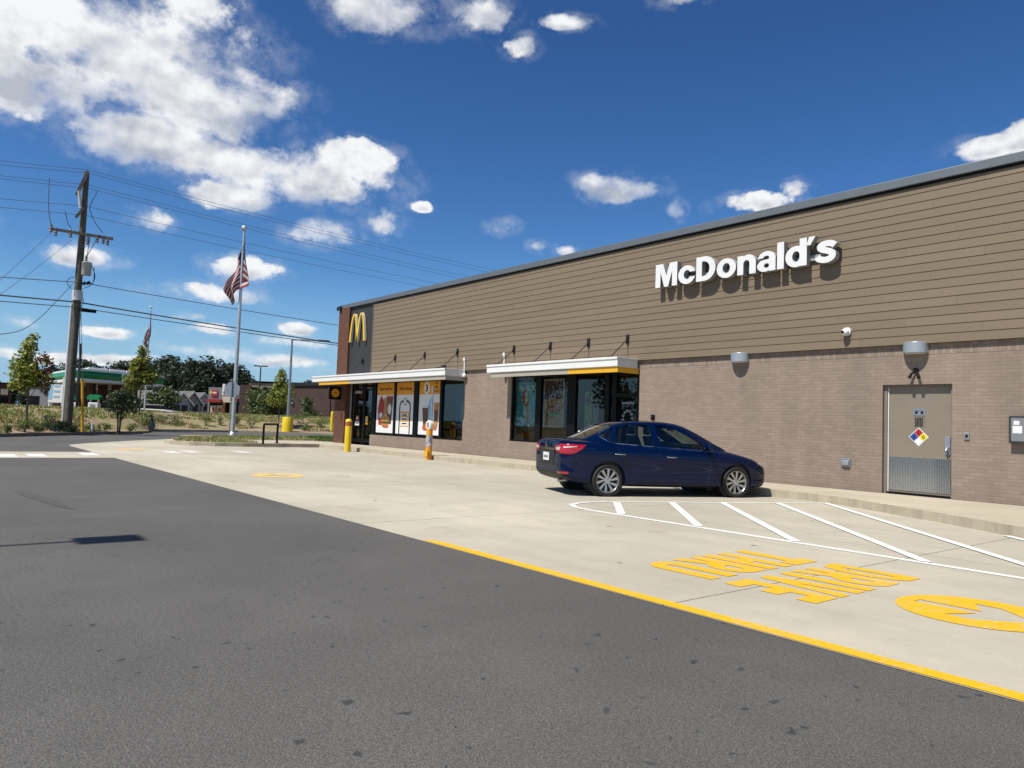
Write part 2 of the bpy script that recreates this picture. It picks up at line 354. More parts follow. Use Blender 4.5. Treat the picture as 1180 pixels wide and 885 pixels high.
class MB:
    def __init__(s): s.v = []; s.f = []; s.m = []
    def add(s, vs, fs, m=0):
        b = len(s.v); s.v += [tuple(v) for v in vs]; s.f += [tuple(i+b for i in f) for f in fs]; s.m += [m]*len(fs); return s
    def box(s, x0, x1, y0, y1, z0, z1, m=0):
        return s.add([(x0,y0,z0),(x1,y0,z0),(x1,y1,z0),(x0,y1,z0),(x0,y0,z1),(x1,y0,z1),(x1,y1,z1),(x0,y1,z1)],
                     [(0,3,2,1),(4,5,6,7),(0,1,5,4),(1,2,6,5),(2,3,7,6),(3,0,4,7)], m)
    def obox(s, o, u, n, w, d, h, m=0):
        "box from corner o, along unit u for w, along unit n for d, up for h"
        o = Vector(o); u = Vector(u)*w; n = Vector(n)*d; k = Vector((0, 0, h))
        vs = [o, o+u, o+u+n, o+n]; vs += [v+k for v in vs]
        return s.add(vs, [(0,3,2,1),(4,5,6,7),(0,1,5,4),(1,2,6,5),(2,3,7,6),(3,0,4,7)], m)
    def tube(s, pts, r, n=8, m=0, cap=True):
        pts = [Vector(p) for p in pts]; rs = r if isinstance(r, (list, tuple)) else [r]*len(pts)
        rings = []; prev = None
        for i, p in enumerate(pts):
            t = (pts[min(i+1, len(pts)-1)] - pts[max(i-1, 0)]).normalized()
            if prev is None:
                a = t.cross(Vector((0, 0, 1)))
                if a.length < 1e-3: a = t.cross(Vector((1, 0, 0)))
            else:
                a = prev - t*prev.dot(t)
            a.normalize(); prev = a; b = t.cross(a)
            rings.append([p + (a*math.cos(2*math.pi*k/n) + b*math.sin(2*math.pi*k/n))*rs[i] for k in range(n)])
        vs = [v for rg in rings for v in rg]; fs = []
        for i in range(len(pts)-1):
            for k in range(n):
                fs.append((i*n+k, i*n+(k+1) % n, (i+1)*n+(k+1) % n, (i+1)*n+k))
        if cap:
            fs.append(tuple(reversed(range(n)))); fs.append(tuple(range((len(pts)-1)*n, len(pts)*n)))
        return s.add(vs, fs, m)
    def lathe(s, prof, c, axis='z', n=24, m=0, close=False):
        "prof = [(r, h)] turned about an axis through c"
        c = Vector(c); vs = []
        for r, h in prof:
            for k in range(n):
                a = 2*math.pi*k/n; p, q = r*math.cos(a), r*math.sin(a)
                vs.append(c + Vector({'z': (p, q, h), 'y': (p, h, q), 'x': (h, p, q)}[axis]))
        fs = []; L = len(prof)
        for i in range(L-1 + (1 if close else 0)):
            j = (i+1) % L
            for k in range(n): fs.append((i*n+k, i*n+(k+1) % n, j*n+(k+1) % n, j*n+k))
        if not close:
            fs.append(tuple(reversed(range(n)))); fs.append(tuple(range((L-1)*n, L*n)))
        return s.add(vs, fs, m)
    def prism(s, poly, to3, dvec, m=0):
        "extrude polygon (2D) mapped with to3 by dvec"
        a = [Vector(to3(*p)) for p in poly]; d = Vector(dvec); n = len(a)
        vs = a + [v+d for v in a]
        fs = [tuple(range(n)), tuple(reversed(range(n, 2*n)))] + [(i, i+n, (i+1) % n+n, (i+1) % n) for i in range(n)]
        return s.add(vs, fs, m)
    def build(s, name, mats, parent=None, bevel=0, smooth=None, local=False, fix=True):
        if not isinstance(mats, (list, tuple)): mats = [mats]
        me = bpy.data.meshes.new(name)
        v = s.v
        if parent is not None and not local:
            l = root_of(parent).location; v = [(a[0]-l.x, a[1]-l.y, a[2]-l.z) for a in v]
        me.from_pydata(v, [], s.f)
        for mt in mats: me.materials.append(M[mt] if isinstance(mt, str) else mt)
        me.polygons.foreach_set('material_index', s.m)
        if fix:
            bm = bmesh.new(); bm.from_mesh(me); bmesh.ops.recalc_face_normals(bm, faces=bm.faces[:]); bm.to_mesh(me); bm.free()
        if smooth is not None:
            me.polygons.foreach_set('use_smooth', [True]*len(me.polygons))
            me.set_sharp_from_angle(angle=R(smooth))
        me.update()
        o = bpy.data.objects.new(name, me); COL.objects.link(o)
        if parent is not None: o.parent = parent
        if bevel:
            b = o.modifiers.new('bevel', 'BEVEL'); b.width = bevel; b.segments = 2; b.limit_method = 'ANGLE'; b.angle_limit = R(40)
        return o
def root_of(o):
    while o.parent: o = o.parent
    return o

def text_mesh(body, height, offset=0.0, depth=0.0, spacing=1.0, width=1.0, shear=0.0, cap=.727):
    "outline of a text as vertices/faces in a local XY plane; height = capital height"
    cu = bpy.data.curves.new('txt', 'FONT'); cu.body = body; cu.size = height/cap; cu.offset = offset*height
    cu.space_character = spacing; cu.extrude = depth/2; cu.resolution_u = 4; cu.shear = shear; cu.fill_mode = 'BOTH' if depth else 'FRONT'
    o = bpy.data.objects.new('txt', cu); COL.objects.link(o)
    bpy.context.view_layer.update()
    me = bpy.data.meshes.new_from_object(o.evaluated_get(bpy.context.evaluated_depsgraph_get()))
    vs = [Vector((v.co.x*width, v.co.y, v.co.z)) for v in me.vertices]; fs = [tuple(p.vertices) for p in me.polygons]
    bpy.data.objects.remove(o); bpy.data.curves.remove(cu); bpy.data.meshes.remove(me)
    return vs, fs
def put_text(mb, body, height, org, xd, yd, m=0, offset=.02, depth=0, w=None, center=True, spacing=1.0):
    vs, fs = text_mesh(body, height, offset, depth, spacing)
    x0 = min(v.x for v in vs); x1 = max(v.x for v in vs)
    k = 1 if w is None else w/(x1-x0)
    xc = (x0+x1)/2 if center else x0
    xd = Vector(xd); yd = Vector(yd); zd = xd.cross(yd); org = Vector(org)
    mb.add([org + xd*((v.x-xc)*k) + yd*v.y + zd*v.z for v in vs], fs, m)

def circle(c, r, n=32, sq=1): return [(c[0]+r*math.cos(2*math.pi*i/n), c[1]+r*sq*math.sin(2*math.pi*i/n)) for i in range(n)]
W2 = lambda y: (lambda x, z: (x, y, z))
FL = lambda z: (lambda x, y: (x, y, z))

# ------------------------------------------------------------------ light and sky
SUN_EL = R(58.3)
sd = bpy.data.lights.new('sun', 'SUN'); sun = bpy.data.objects.new('sun', sd); COL.objects.link(sun)
sd.energy = 5.0; sd.angle = R(.53); sd.color = (1, .95, .87)
sun.rotation_euler = Vector((0.01, math.cos(SUN_EL), -math.sin(SUN_EL))).to_track_quat('-Z', 'Y').to_euler()
sun.location = (0, -20, 30)

wd = bpy.data.worlds.new('World'); SC.world = wd; wd.use_nodes = True
t = NT(wd.node_tree); t.n.clear()
sky = t.node('ShaderNodeTexSky'); sky.sky_type = 'NISHITA'; sky.sun_disc = False
sky.sun_elevation = SUN_EL; sky.sun_rotation = R(180); sky.altitude = 200; sky.air_density = 1.0; sky.dust_density = .55; sky.ozone_density = 3.0
SKYS = .0767
hs = t.node('ShaderNodeHueSaturation', {'Saturation': 1.12, 'Color': sky.outputs[0]})
gm = t.node('ShaderNodeGamma', {'Color': hs.outputs[0], 'Gamma': 1.38})
skc = t.mix(1, gm.outputs[0], (.463, .55, .585, 1), 'MULTIPLY')
elh = t.math('ARCSINE', sep(t, t.node('ShaderNodeTexCoord').outputs['Generated'])[2])
hz0 = t.node('ShaderNodeMapRange', {0: elh, 1: .0, 2: .20, 3: .85, 4: 0.0}, interpolation_type='SMOOTHSTEP').outputs[0]
skc = t.mix(hz0, skc, (2.9, 4.9, 7.2, 1))
bg = t.node('ShaderNodeBackground', {'Color': skc, 'Strength': SKYS})
dirv = t.node('ShaderNodeTexCoord').outputs['Generated']
dx, dy, dz = sep(t, dirv)[:3]
az = t.math('ARCTAN2', dy, t.math('MULTIPLY', dx, -1.0))        # 0 towards -x, positive towards +y
el = t.math('ARCSINE', dz)
ae = t.node('ShaderNodeCombineXYZ', {0: az, 1: el, 2: 0.0}).outputs[0]
# warp
w1 = t.node('ShaderNodeTexNoise', {'Vector': dirv, 'Scale': 7.0, 'Detail': 3.0}).outputs['Color']
wv = t.node('ShaderNodeVectorMath', {0: w1, 1: (.5, .5, .5)}, operation='SUBTRACT').outputs[0]
wv = t.node('ShaderNodeVectorMath', {0: wv, 'Scale': .04}, operation='SCALE').outputs[0]
aew = t.node('ShaderNodeVectorMath', {0: ae, 1: wv}, operation='ADD').outputs[0]
# cumulus banks: (azimuth, elevation, half width, half height, weight) measured as sky directions
CL = []
def cloud(px, py, rx, ry, k=1.0):
    r = ray(px, py).normalized(); a = math.atan2(r.y, -r.x); e = math.asin(r.z)
    cx = math.hypot((px-590), FPX)
    sa = FPX/(FPX**2+(px-590)**2); CL.append((a, e, rx*sa*1.0/max(.75, math.cos(e)), ry/cx, k))
for c in ((120,52,215,78),(20,88,130,50),(235,112,112,52),(60,20,170,45),(300,118,52,36),(190,168,132,33),(272,188,58,28),
          (345,206,112,36),(405,188,55,26),(275,224,72,22),(440,8,72,30),(555,12,34,22,.75),(655,24,28,9,.7),(600,55,22,12,.5),
          (718,214,48,17,.85),(686,208,30,12,.8),(578,261,22,12,.8),(880,236,54,12,.75),(918,222,20,10,.55),(1150,166,68,19),(1185,150,40,22),
          (176,251,36,15,.75),(95,289,50,15,.8),(283,310,54,18,.85),(240,338,90,15,.85),(376,272,48,17,.75),(443,255,24,18,.6),(348,379,26,9),
          (486,238,14,6,.6),(118,379,44,9,.75),(244,384,34,8,.75),(100,413,130,9,.8),(300,414,120,11,.8),(215,368,30,6,.5),
          (20,372,40,8,.6),(780,242,12,12,.45),(650,286,14,9,.6),(620,285,12,7,.4),(350,395,60,7,.6),(-120,250,120,60),(-200,60,160,80),
          (1350,60,120,60),(800,-120,160,50),(1500,200,90,30),(230,0,45,60,.6),(780,2,30,10,.5)):
    cloud(*c)
for a, e, w, h in ((-1.2,.35,.30,.09),(-1.6,.22,.25,.06),(-2.2,.30,.35,.08),(-2.9,.4,.4,.1),(2.6,.35,.35,.09),(-1.9,.75,.4,.2),(-.9,.12,.25,.04),(-2.5,.12,.4,.04)):
    CL.append((a, e, w, h, 1))
dens = wsum = vsum = None
for a, e, w, h, k in CL:
    v = t.node('ShaderNodeVectorMath', {0: aew, 1: (a, e, 0)}, operation='SUBTRACT').outputs[0]
    v = t.node('ShaderNodeVectorMath', {0: v, 1: (1/w, 1/h, 0)}, operation='MULTIPLY').outputs[0]
    l2 = t.node('ShaderNodeVectorMath', {0: v, 1: v}, operation='DOT_PRODUCT').outputs['Value']
    d = t.math('MULTIPLY', t.math('SUBTRACT', 1.0, l2), k)
    dens = d if dens is None else t.math('SMOOTH_MAX', dens, d, .15)
    q = t.math('MAXIMUM', t.math('ADD', d, .35), 0.0); vy = t.math('MULTIPLY', sep(t, v)[1], q)
    wsum = q if wsum is None else t.math('ADD', wsum, q); vsum = vy if vsum is None else t.math('ADD', vsum, vy)
vert = t.math('DIVIDE', vsum, t.math('ADD', wsum, .02))              # -1 foot of the cloud .. +1 crown
nsc = t.node('ShaderNodeVectorMath', {0: dirv, 1: (1, 1, 1.3)}, operation='MULTIPLY').outputs[0]
fb = t.noise(nsc, 11, 10, .62)
off = t.node('ShaderNodeVectorMath', {0: nsc, 1: (.0, -.006, .016)}, operation='ADD').outputs[0]
sm1 = t.noise(nsc, 15, 5, .52); sm2 = t.noise(off, 15, 5, .52)
lowf = t.noise(nsc, 7, 3, .5)
dens = t.math('MINIMUM', dens, 1.0)
fb3 = t.noise(t.node('ShaderNodeVectorMath', {0: nsc, 1: (3.1, 1.7, .4)}, operation='ADD').outputs[0], 36, 8, .62)
dn = t.math('ADD', dens, t.math('MULTIPLY', t.math('SUBTRACT', fb, .54), 2.3))
dn = t.math('ADD', dn, t.math('MULTIPLY', t.math('SUBTRACT', fb3, .52), 1.15))
wid = t.math('MULTIPLY_ADD', t.ramp(t.noise(nsc, 9, 2, .5), .35, .68), 1.05, .38)
mask = t.node('ShaderNodeMapRange', {0: dn, 1: .0, 2: wid, 3: 0.0, 4: 1.0}, interpolation_type='SMOOTHSTEP').outputs[0]
veil = t.node('ShaderNodeMapRange', {0: dn, 1: -.75, 2: .35, 3: 0.0, 4: .30}, interpolation_type='SMOOTHSTEP').outputs[0]
mask = t.math('MAXIMUM', mask, t.math('MULTIPLY', veil, t.ramp(t.noise(nsc, 24, 6, .65), .42, .70)))
relief = t.math('MULTIPLY', t.math('SUBTRACT', sm1, sm2), 1.9)
foot = t.node('ShaderNodeMapRange', {0: t.math('ADD', vert, t.math('MULTIPLY', t.math('SUBTRACT', lowf, .5), 1.6)), 1: .30, 2: -.55, 3: 0.0, 4: 1.0}, interpolation_type='SMOOTHSTEP').outputs[0]
core = t.node('ShaderNodeMapRange', {0: dn, 1: .30, 2: .95, 3: 0.0, 4: 1.0}, interpolation_type='SMOOTHSTEP').outputs[0]
lum = t.math('ADD', t.math('SUBTRACT', .95, t.math('MULTIPLY', t.math('MULTIPLY', foot, core), .52)), relief)
lum = t.math('MINIMUM', t.math('MAXIMUM', lum, .42), 1.0)
ccol = t.mix(lum, (.16, .22, .34, 1), (.97, .975, .98, 1))
cbg = t.node('ShaderNodeBackground', {'Color': ccol, 'Strength': .72})
up = t.node('ShaderNodeMapRange', {0: el, 1: .0, 2: .05, 3: .35, 4: .97}).outputs[0]
mxs = t.node('ShaderNodeMixShader', {0: t.math('MULTIPLY', mask, up), 1: bg.outputs[0], 2: cbg.outputs[0]})
wo = t.node('ShaderNodeOutputWorld'); t.l.new(mxs.outputs[0], wo.inputs[0])
vs_ = SC.view_settings; SC.display_settings.display_device = 'sRGB'
vs_.view_transform = 'Standard'; vs_.look = 'None'; vs_.exposure = .45; vs_.gamma = 1; vs_.use_curve_mapping = False
SC.cycles.max_bounces = 8; SC.cycles.transparent_max_bounces = 16; SC.cycles.use_denoising = True

# ------------------------------------------------------------------ terrain, lot, lane
def gz(px, py, z=0.0):
    r = ray(px, py); return EYE + r*((z-CH)/r.z)
TH = [-60, -25, -10, 0, 4.5, 8.3, 12.9, 13.25, 18.6, 25.4, 35, 60]
RC = [26, 28, 30, 33.2, 36.4, 40.6, 46.6, 53.0, 57.2, 56.8, 56.0, 60]
def rc(th): return float(np.interp(th, TH, RC))
def smooth(x): x = min(1, max(0, x)); return x*x*(3-2*x)
def berm(th): return smooth((th+55)/35)*smooth((62-th)/22)
def tz(s, th):
    "height of the ground s metres beyond the far kerb"
    if s < -.05: return -.03
    b = berm(th)
    z = .12 + 1.11*smooth(s/9.0)
    if s > 10.5: z -= .72*smooth((s-10.5)/10)
    return -.03 + (z+.03)*b
def ground_z(x, y):
    th = math.degrees(math.atan2(y, -x)); return tz(math.hypot(x, y)-rc(th), th)

def groundmat():
    m, t, b = newmat('verge_soil'); p = gpos(t)
    n1 = t.noise(p, .35, 5, .6); n2 = t.noise(p, 1.6, 5, .65); n3 = t.noise(p, 14, 3)
    c = t.mix(t.ramp(n1, .40, .60), (.23, .165, .115, 1), (.19, .175, .075, 1))
    c = t.mix(t.math('MULTIPLY', t.ramp(n2, .45, .7), .6), c, (.36, .28, .19, 1))
    c = t.mix(.7, c, t.mix(1, c, t.ramp(n3, .3, .7, (.6, .6, .6, 1), (1.3, 1.3, 1.3, 1)), 'MULTIPLY'))
    t.l.new(c, b.inputs['Base Color']); b.inputs['Roughness'].default_value = .95
    b.inputs['Specular IOR Level'].default_value = .1
    return m
M['soil'] = groundmat()
mb = MB()
ths = [a for a in np.arange(-60, 61, 1.0)] + [13.1, 13.2]
ths = sorted(ths) + list(range(66, 300, 6))
offs = [-1.0, -.3, -.06, 0, .4, 1, 1.8, 2.6, 3.5, 4.5, 5.5, 6.5, 7.5, 8.5, 9.5, 10.5, 12, 14, 17, 21, 30, 60, 140, 400, 1200, 5000]
vs = [(0, 0, -.03)]
for a in ths:
    for k in offs:
        r0 = rc(a) if a <= 60 else 60
        r = r0*.5 if k == -1.0 else r0+k
        z = tz(k if k > -1 else -1, a) if a <= 60 else -.03
        vs.append((-r*math.cos(R(a)), r*math.sin(R(a)), z))
n = len(offs); fs = []
for i in range(len(ths)):
    j = (i+1) % len(ths)
    fs.append((0, 1+i*n, 1+j*n))
    for k in range(n-1): fs.append((1+i*n+k, 1+i*n+k+1, 1+j*n+k+1, 1+j*n+k))
mb.add(vs, fs); tag(mb.build('ground', 'soil', smooth=60), kind='structure')

def kerb_pts(a0, a1, step=.5, off=0):
    out = []; a = a0
    while a <= a1+1e-6:
        r = rc(a)+off; out.append((-r*math.cos(R(a)), r*math.sin(R(a)))); a += step
    return out
def sheet(name, poly, z, m, parent=None, kind='structure'):
    o = MB().add([(x, y, z) for x, y in poly], [tuple(range(len(poly)))]).build(name, m, parent)
    if kind and parent is None: tag(o, kind=kind)
    return o
lot = kerb_pts(-25, 13, .5) + kerb_pts(13.25, 35, .5) + [(-42, 44), (30, 44), (30, -32), (-16, -32)]
sheet('asphalt_lot', lot, 0.0, 'asphalt')
def strip(name, pts, w, h, m, z0=-.02):
    "kerb: pts is its lot-side edge; w outwards (away from the lot)"
    mb = MB(); vs = []
    for i, p in enumerate(pts):
        a = Vector(pts[max(0, i-1)]); b = Vector(pts[min(len(pts)-1, i+1)]); d = (b-a).normalized(); nn = Vector((-d.y, d.x))*-1
        q = Vector(p) + nn*w
        vs += [(p[0], p[1], z0), (p[0]+nn.x*.015, p[1]+nn.y*.015, h), (q.x, q.y, h), (q.x, q.y, z0)]
    fs = []
    for i in range(len(pts)-1):
        for k in range(3): fs.append((i*4+k, i*4+k+1, i*4+4+k+1, i*4+4+k))
    fs += [(0, 1, 2, 3), tuple(len(pts)*4-4+k for k in (3, 2, 1, 0))]
    return tag(mb.add(vs, fs).build(name, m), kind='structure')
strip('planting_kerb', kerb_pts(-25, 12.9, .5, -.02), .17, .15, 'darkcurb')
strip('road_kerb', kerb_pts(13.3, 35, .5, -.02), .30, .14, 'palecurb')
# asphalt repairs and a long dark scrape
sheet('scrape_mark', [(-13.1, 1.26), (-12.4, 1.27), (-10.6, 1.56), (-10.5, 1.66), (-11.4, 1.60), (-12.9, 1.44)], .004, 'patch')

lane = tag(MB().add([(x, y, .004) for x, y in [(16, 4.2), (16, 14), (-24, 15.0), (-31.5, 15.2), (-39.0, 13.0), (-38.4, 11.2), (-37, 9.6), (-34, 7.2), (-31.2, 5.3), (-29.4, 4.35), (-28.6, 4.2)]], [tuple(range(11))]).build('drive_lane', 'concrete'), kind='structure')
tag(MB().add([(-24.5, -26, .004), (-21.5, -26, .004), (-21.5, 4.19, .004), (-24.5, 4.19, .004)], [(0, 1, 2, 3)]).build('crossing_path', 'concrete'), kind='structure')

# painted markings: parts of the lane
Z = .008
def flat(name, polys, m, parent=lane, z=Z):
    mb = MB()
    for p in polys: mb.add([(x, y, z) for x, y in p], [tuple(range(len(p)))])
    return mb.build(name, m, parent)
def bar(p, q, w):
    p = Vector(p); q = Vector(q); d = (q-p).normalized(); nn = Vector((-d.y, d.x))*w/2
    return [tuple(p+nn), tuple(p-nn), tuple(q-nn), tuple(q+nn)]
flat('yellow_edge_line', [[(-6.62, 4.24), (-6.45, 4.21), (16, 4.21), (16, 4.335), (-6.4, 4.335)]], 'ypaint')
# keep-clear hatching
hz = [(-8.10, 8.0)]
hat = [bar((-7.9, 8.0), (16, 8.0), .115)]
tip = [(-7.9, 8.0), (-8.25, 8.05), (-8.52, 8.22), (-8.68, 8.5), (-8.72, 8.8), (-8.66, 9.2)]
hat2 = [bar(tip[i], tip[i+1], .10) for i in range(len(tip)-1)]
hat += [bar((-8.66, 9.2), (-6.95, 13.35), .085)]
mb = MB()
zz = Z
for i, p in enumerate(hat + hat2):
    zz = Z + .0006*i; mb.add([(x, y, zz) for x, y in p], [(0, 1, 2, 3)])
for i, (p, q) in enumerate((((-8.52, 9.27), (-7.30, 8.05)), ((-8.17, 10.27), (-5.95, 8.05)), ((-7.77, 11.18), (-4.59, 8.05)),
             ((-7.35, 12.25), (-3.17, 8.05)), ((-6.93, 13.2), (-1.72, 8.05)), ((-3.5, 11.4), (.2, 8.05)))):
    mb.add([(x, y, .0125+.0003*i) for x, y in bar(p, q, .12)], [(0, 1, 2, 3)])
mb.build('hatching', 'wpaint', lane)
ROADTXT = (('THRU', -4.53, -3.77, 5.28, 7.02), ('DRIVE', -3.62, -2.83, 5.25, 7.06))
def arrow_disc(cx, cy, r, k, m):
    "ring of paint round an unpainted arrow pointing +x"
    arrow = [(-.78, -.10), (.02, -.10), (-.22, -.56), (.12, -.56), (.70, 0), (.12, .56), (-.22, .56), (.02, .10), (-.78, .10)]
    out = circle((0, 0), 1, 48)
    vs = [Vector(p) for p in out + arrow]; n = len(out); e = [(i, (i+1) % n) for i in range(n)] + [(n+i, n+(i+1) % len(arrow)) for i in range(len(arrow))]
    res = delaunay_2d_cdt(vs, e, [], 0, 1e-5)
    v2, f2 = res[0], res[2]
    def inside(p):
        c = False; j = len(arrow)-1
        for i in range(len(arrow)):
            a, b = arrow[i], arrow[j]
            if (a[1] > p[1]) != (b[1] > p[1]) and p[0] < (b[0]-a[0])*(p[1]-a[1])/(b[1]-a[1])+a[0]: c = not c
            j = i
        return c
    f3 = [f for f in f2 if not inside((sum(v2[i].x for i in f)/len(f), sum(v2[i].y for i in f)/len(f))) and (sum(v2[i].x for i in f)/len(f))**2+(sum(v2[i].y for i in f)/len(f))**2 < 1]
    MB().add([(cx+v.x*r, cy+v.y*r*k, Z) for v in v2], f3).build('arrow_disc', m, lane)
arrow_disc(-2.05, 6.08, .53, .98, 'ypaint')
arrow_disc(-15.1, 6.05, .55, .95, 'yfaded')
flat('faded_arrow', [[(-26.6, 5.15), (-26.0, 5.15), (-26.0, 6.05), (-26.6, 6.05)]], 'yfaded')
flat('faded_arrow', [[(-43.5, 11.6), (-42.6, 11.6), (-42.6, 13.5), (-43.5, 13.5)]], 'yfaded')
flat('crossing_bar', [[(x-.65, y-.2), (x+.65, y-.2), (x+.65, y+.2), (x-.65, y+.2)] for x, y in
     ((-24.6, 6.4), (-24.9, 7.05), (-25.0, 8.7))], 'wfaded')
flat('crossing_bar', [[(x-.6, y-.2), (x+.6, y-.2), (x+.6, y+.2), (x-.6, y+.2)] for x, y in
     ((-22.5, .1), (-22.5, 1.95), (-22.6, 2.6), (-23.2, 3.9))], 'wpaint')

# pavement along the wall, and the flagpole island
walk = [(-29.2, 15.22), (-29.2, 13.4), (-7.35, 13.4), (-6.7, 13.25), (-4.57, 12.14), (-3.45, 11.45), (-3.1, 11.3), (3, 11.3), (3, 15.22)]
mb = MB(); nW = len(walk)
mb.add([(x, y, .15) for x, y in walk], [tuple(range(nW))], 0)
mb.add([(x, y, -.01) for x, y in walk]+[(x, y, .15) for x, y in walk], [(i, i+1, i+1+nW, i+nW) for i in range(nW-1)], 1)
tag(mb.build('pavement', ['walk', 'curb'], bevel=.012, fix=True), kind='structure')
isl = [(-29.22, 15.2), (-29.22, 10.2), (-29.4, 9.2), (-29.9, 8.4), (-30.7, 7.9), (-31.6, 7.9), (-33, 8.6), (-35.5, 10.4), (-38.0, 12.4), (-38.6, 13.6), (-38.6, 17.6), (-31.7, 17.6), (-31.7, 15.2)]
mb = MB(); nI = len(isl)
mb.add([(x, y, .148) for x, y in isl], [tuple(range(nI))], 0)
mb.add([(x, y, -.01) for x, y in isl]+[(x, y, .148) for x, y in isl], [(i, (i+1) % nI, (i+1) % nI+nI, i+nI) for i in range(nI)], 1)
tag(mb.build('island_pavement', ['walk', 'curb']), kind='structure')
gi = [(-29.55, 10.9), (-29.75, 9.3), (-30.15, 8.65), (-30.8, 8.2), (-31.5, 8.25), (-32.9, 8.9), (-35.3, 10.7), (-37.7, 12.6), (-38.2, 13.7), (-38.2, 17.3), (-33.4, 17.3), (-33.4, 11.4), (-31.5, 10.9)]
sheet('island_soil', gi, .154, 'soil')

def in_poly(p, poly):
    c = False; j = len(poly)-1
    for i in range(len(poly)):
        a, b = poly[i], poly[j]
        if (a[1] > p[1]) != (b[1] > p[1]) and p[0] < (b[0]-a[0])*(p[1]-a[1])/(b[1]-a[1])+a[0]: c = not c
        j = i
    return c
def blades(name, pts, mats, h0, h1, w, label, cat='grass', per=4):
    mb = MB()
    for (x, y, z, m) in pts:
        for _ in range(per):
            a = random.uniform(0, 6.283); l = random.uniform(.1, .6); h = random.uniform(h0, h1); ww = w*random.uniform(.6, 1.3)
            xx = x+random.uniform(-.12, .12); yy = y+random.uniform(-.12, .12); ca, sa = math.cos(a), math.sin(a)
            b = random.uniform(0, 6.283)
            mb.add([(xx-sa*ww, yy+ca*ww, z-.02), (xx+sa*ww, yy-ca*ww, z-.02), (xx+math.cos(b)*l*h, yy+math.sin(b)*l*h, z+h)], [(0, 1, 2)], m)
    return tag(mb.build(name, mats, fix=False), label, cat, kind='stuff')
pts = []
while len(pts) < 2600:
    p = (random.uniform(-38.6, -29), random.uniform(8, 17.5))
    if in_poly(p, gi): pts.append((p[0], p[1], .155, random.choice((0, 0, 0, 1))))
for _ in range(420):                                                   # tuft by the pier
    x, y = random.gauss(-33.0, .6), random.gauss(15.5, .3)
    if x < -31.8 and y < 17: pts.append((x, y, .30, 2))
blades('lawn_grass', pts, ['grassgreen', 'grassdry', 'grasslush'], .04, .13, .03, 'short green lawn grass on the kerbed island round the flagpole')
from mathutils import noise as mnoise
pts = []
for _ in range(15000):
    th = random.uniform(-3, 29); s = random.uniform(.3, 14.0)**1.0
    r = rc(th)+s; x, y = -r*math.cos(R(th)), r*math.sin(R(th))
    nv = mnoise.noise((x*.35, y*.35, 0)) + .6*mnoise.noise((x*1.1, y*1.1, 3))
    lim = -.16 if s > 5.0 else (.05 if th < 9 else .34)
    if nv < lim: continue
    pts.append((x, y, tz(s, th), 0 if random.random() < (.72 if s > 5 else .5) else 1))
blades('verge_grass', pts, ['grassgreen', 'grassdry'], .06, .20, .05, 'rough mixed green and dry grass covering the sloping roadside verge', per=4)

# ------------------------------------------------------------------ restaurant
XL, XR, ZB, ZT = -31.5, 7.0, 6.29, 6.47
bld = thing('restaurant_building', (XL, D, 0), 'long single-storey restaurant with taupe brick base, brown lap siding above and a grey roof edge', 'restaurant')
def wall_panel(mb, xs, zs, hole, y0, y1, m=0):
    nx, nz = len(xs)-1, len(zs)-1
    H = lambda i, k: (not (0 <= i < nx and 0 <= k < nz)) or hole((xs[i]+xs[i+1])/2, (zs[k]+zs[k+1])/2)
    for i in range(nx):
        for k in range(nz):
            if H(i, k): continue
            a, b, c, d = xs[i], xs[i+1], zs[k], zs[k+1]
            mb.add([(a, y0, c), (b, y0, c), (b, y0, d), (a, y0, d)], [(0, 1, 2, 3)], m)
            mb.add([(a, y1, c), (b, y1, c), (b, y1, d), (a, y1, d)], [(3, 2, 1, 0)], m)
            if H(i-1, k): mb.add([(a, y0, c), (a, y1, c), (a, y1, d), (a, y0, d)], [(3, 2, 1, 0)], m)
            if H(i+1, k): mb.add([(b, y0, c), (b, y1, c), (b, y1, d), (b, y0, d)], [(0, 1, 2, 3)], m)
            if H(i, k-1): mb.add([(a, y0, c), (b, y0, c), (b, y1, c), (a, y1, c)], [(3, 2, 1, 0)], m)
            if H(i, k+1): mb.add([(a, y0, d), (b, y0, d), (b, y1, d), (a, y1, d)], [(0, 1, 2, 3)], m)
XB = -28.3
xs = [XB, -21.5, -18.82, -14.28, -13.32, -6.86, -5.57, XR]
zs = [-.02, .15, .62, .72, 2.33, 2.86, 2.905]
def hole(x, z):
    if XB < x < -21.5 and .62 < z < 2.86: return True
    if -18.82 < x < -14.28 and .72 < z < 2.86: return True
    if -14.28 < x < -13.32 and .15 < z < 2.86: return True
    if -6.86 < x < -5.57 and .15 < z < 2.33: return True
    return False
mb = MB(); wall_panel(mb, xs, zs, hole, D, D+.28); mb.build('brick_wall', 'brick', bld, fix=False)
MB().box(XB, XR, D-.004, D+.276, 2.906, 3.118).build('soldier_course', 'soldier', bld)
MB().box(-28.28, XR, D-.105, D-.02, ZB-.045, ZB-.002).build('coping_shade_strip', 'black', bld)  # black strip standing in for the thin shadow line under the coping
# lap siding
mb = MB(); nb = 18; bh = (ZB-3.12)/nb; prof = [(D-.045, 3.12)]
prof = [(D+.02, 3.1205)]
for k in range(nb):
    z0 = 3.12+bh*k; prof += [(D-.084, z0), (D-.0735, z0+bh-.002)]
mb.add([(x, y, z) for x in (-28.28, XR) for y, z in prof], [(i, i+1, i+1+len(prof), i+len(prof)) for i in range(len(prof)-1)])
mb.build('lap_siding', 'siding', bld, fix=False)
MB().box(-28.32, -28.28, D-.095, D+.05, 3.12, ZB).build('corner_trim', 'doorframe', bld)
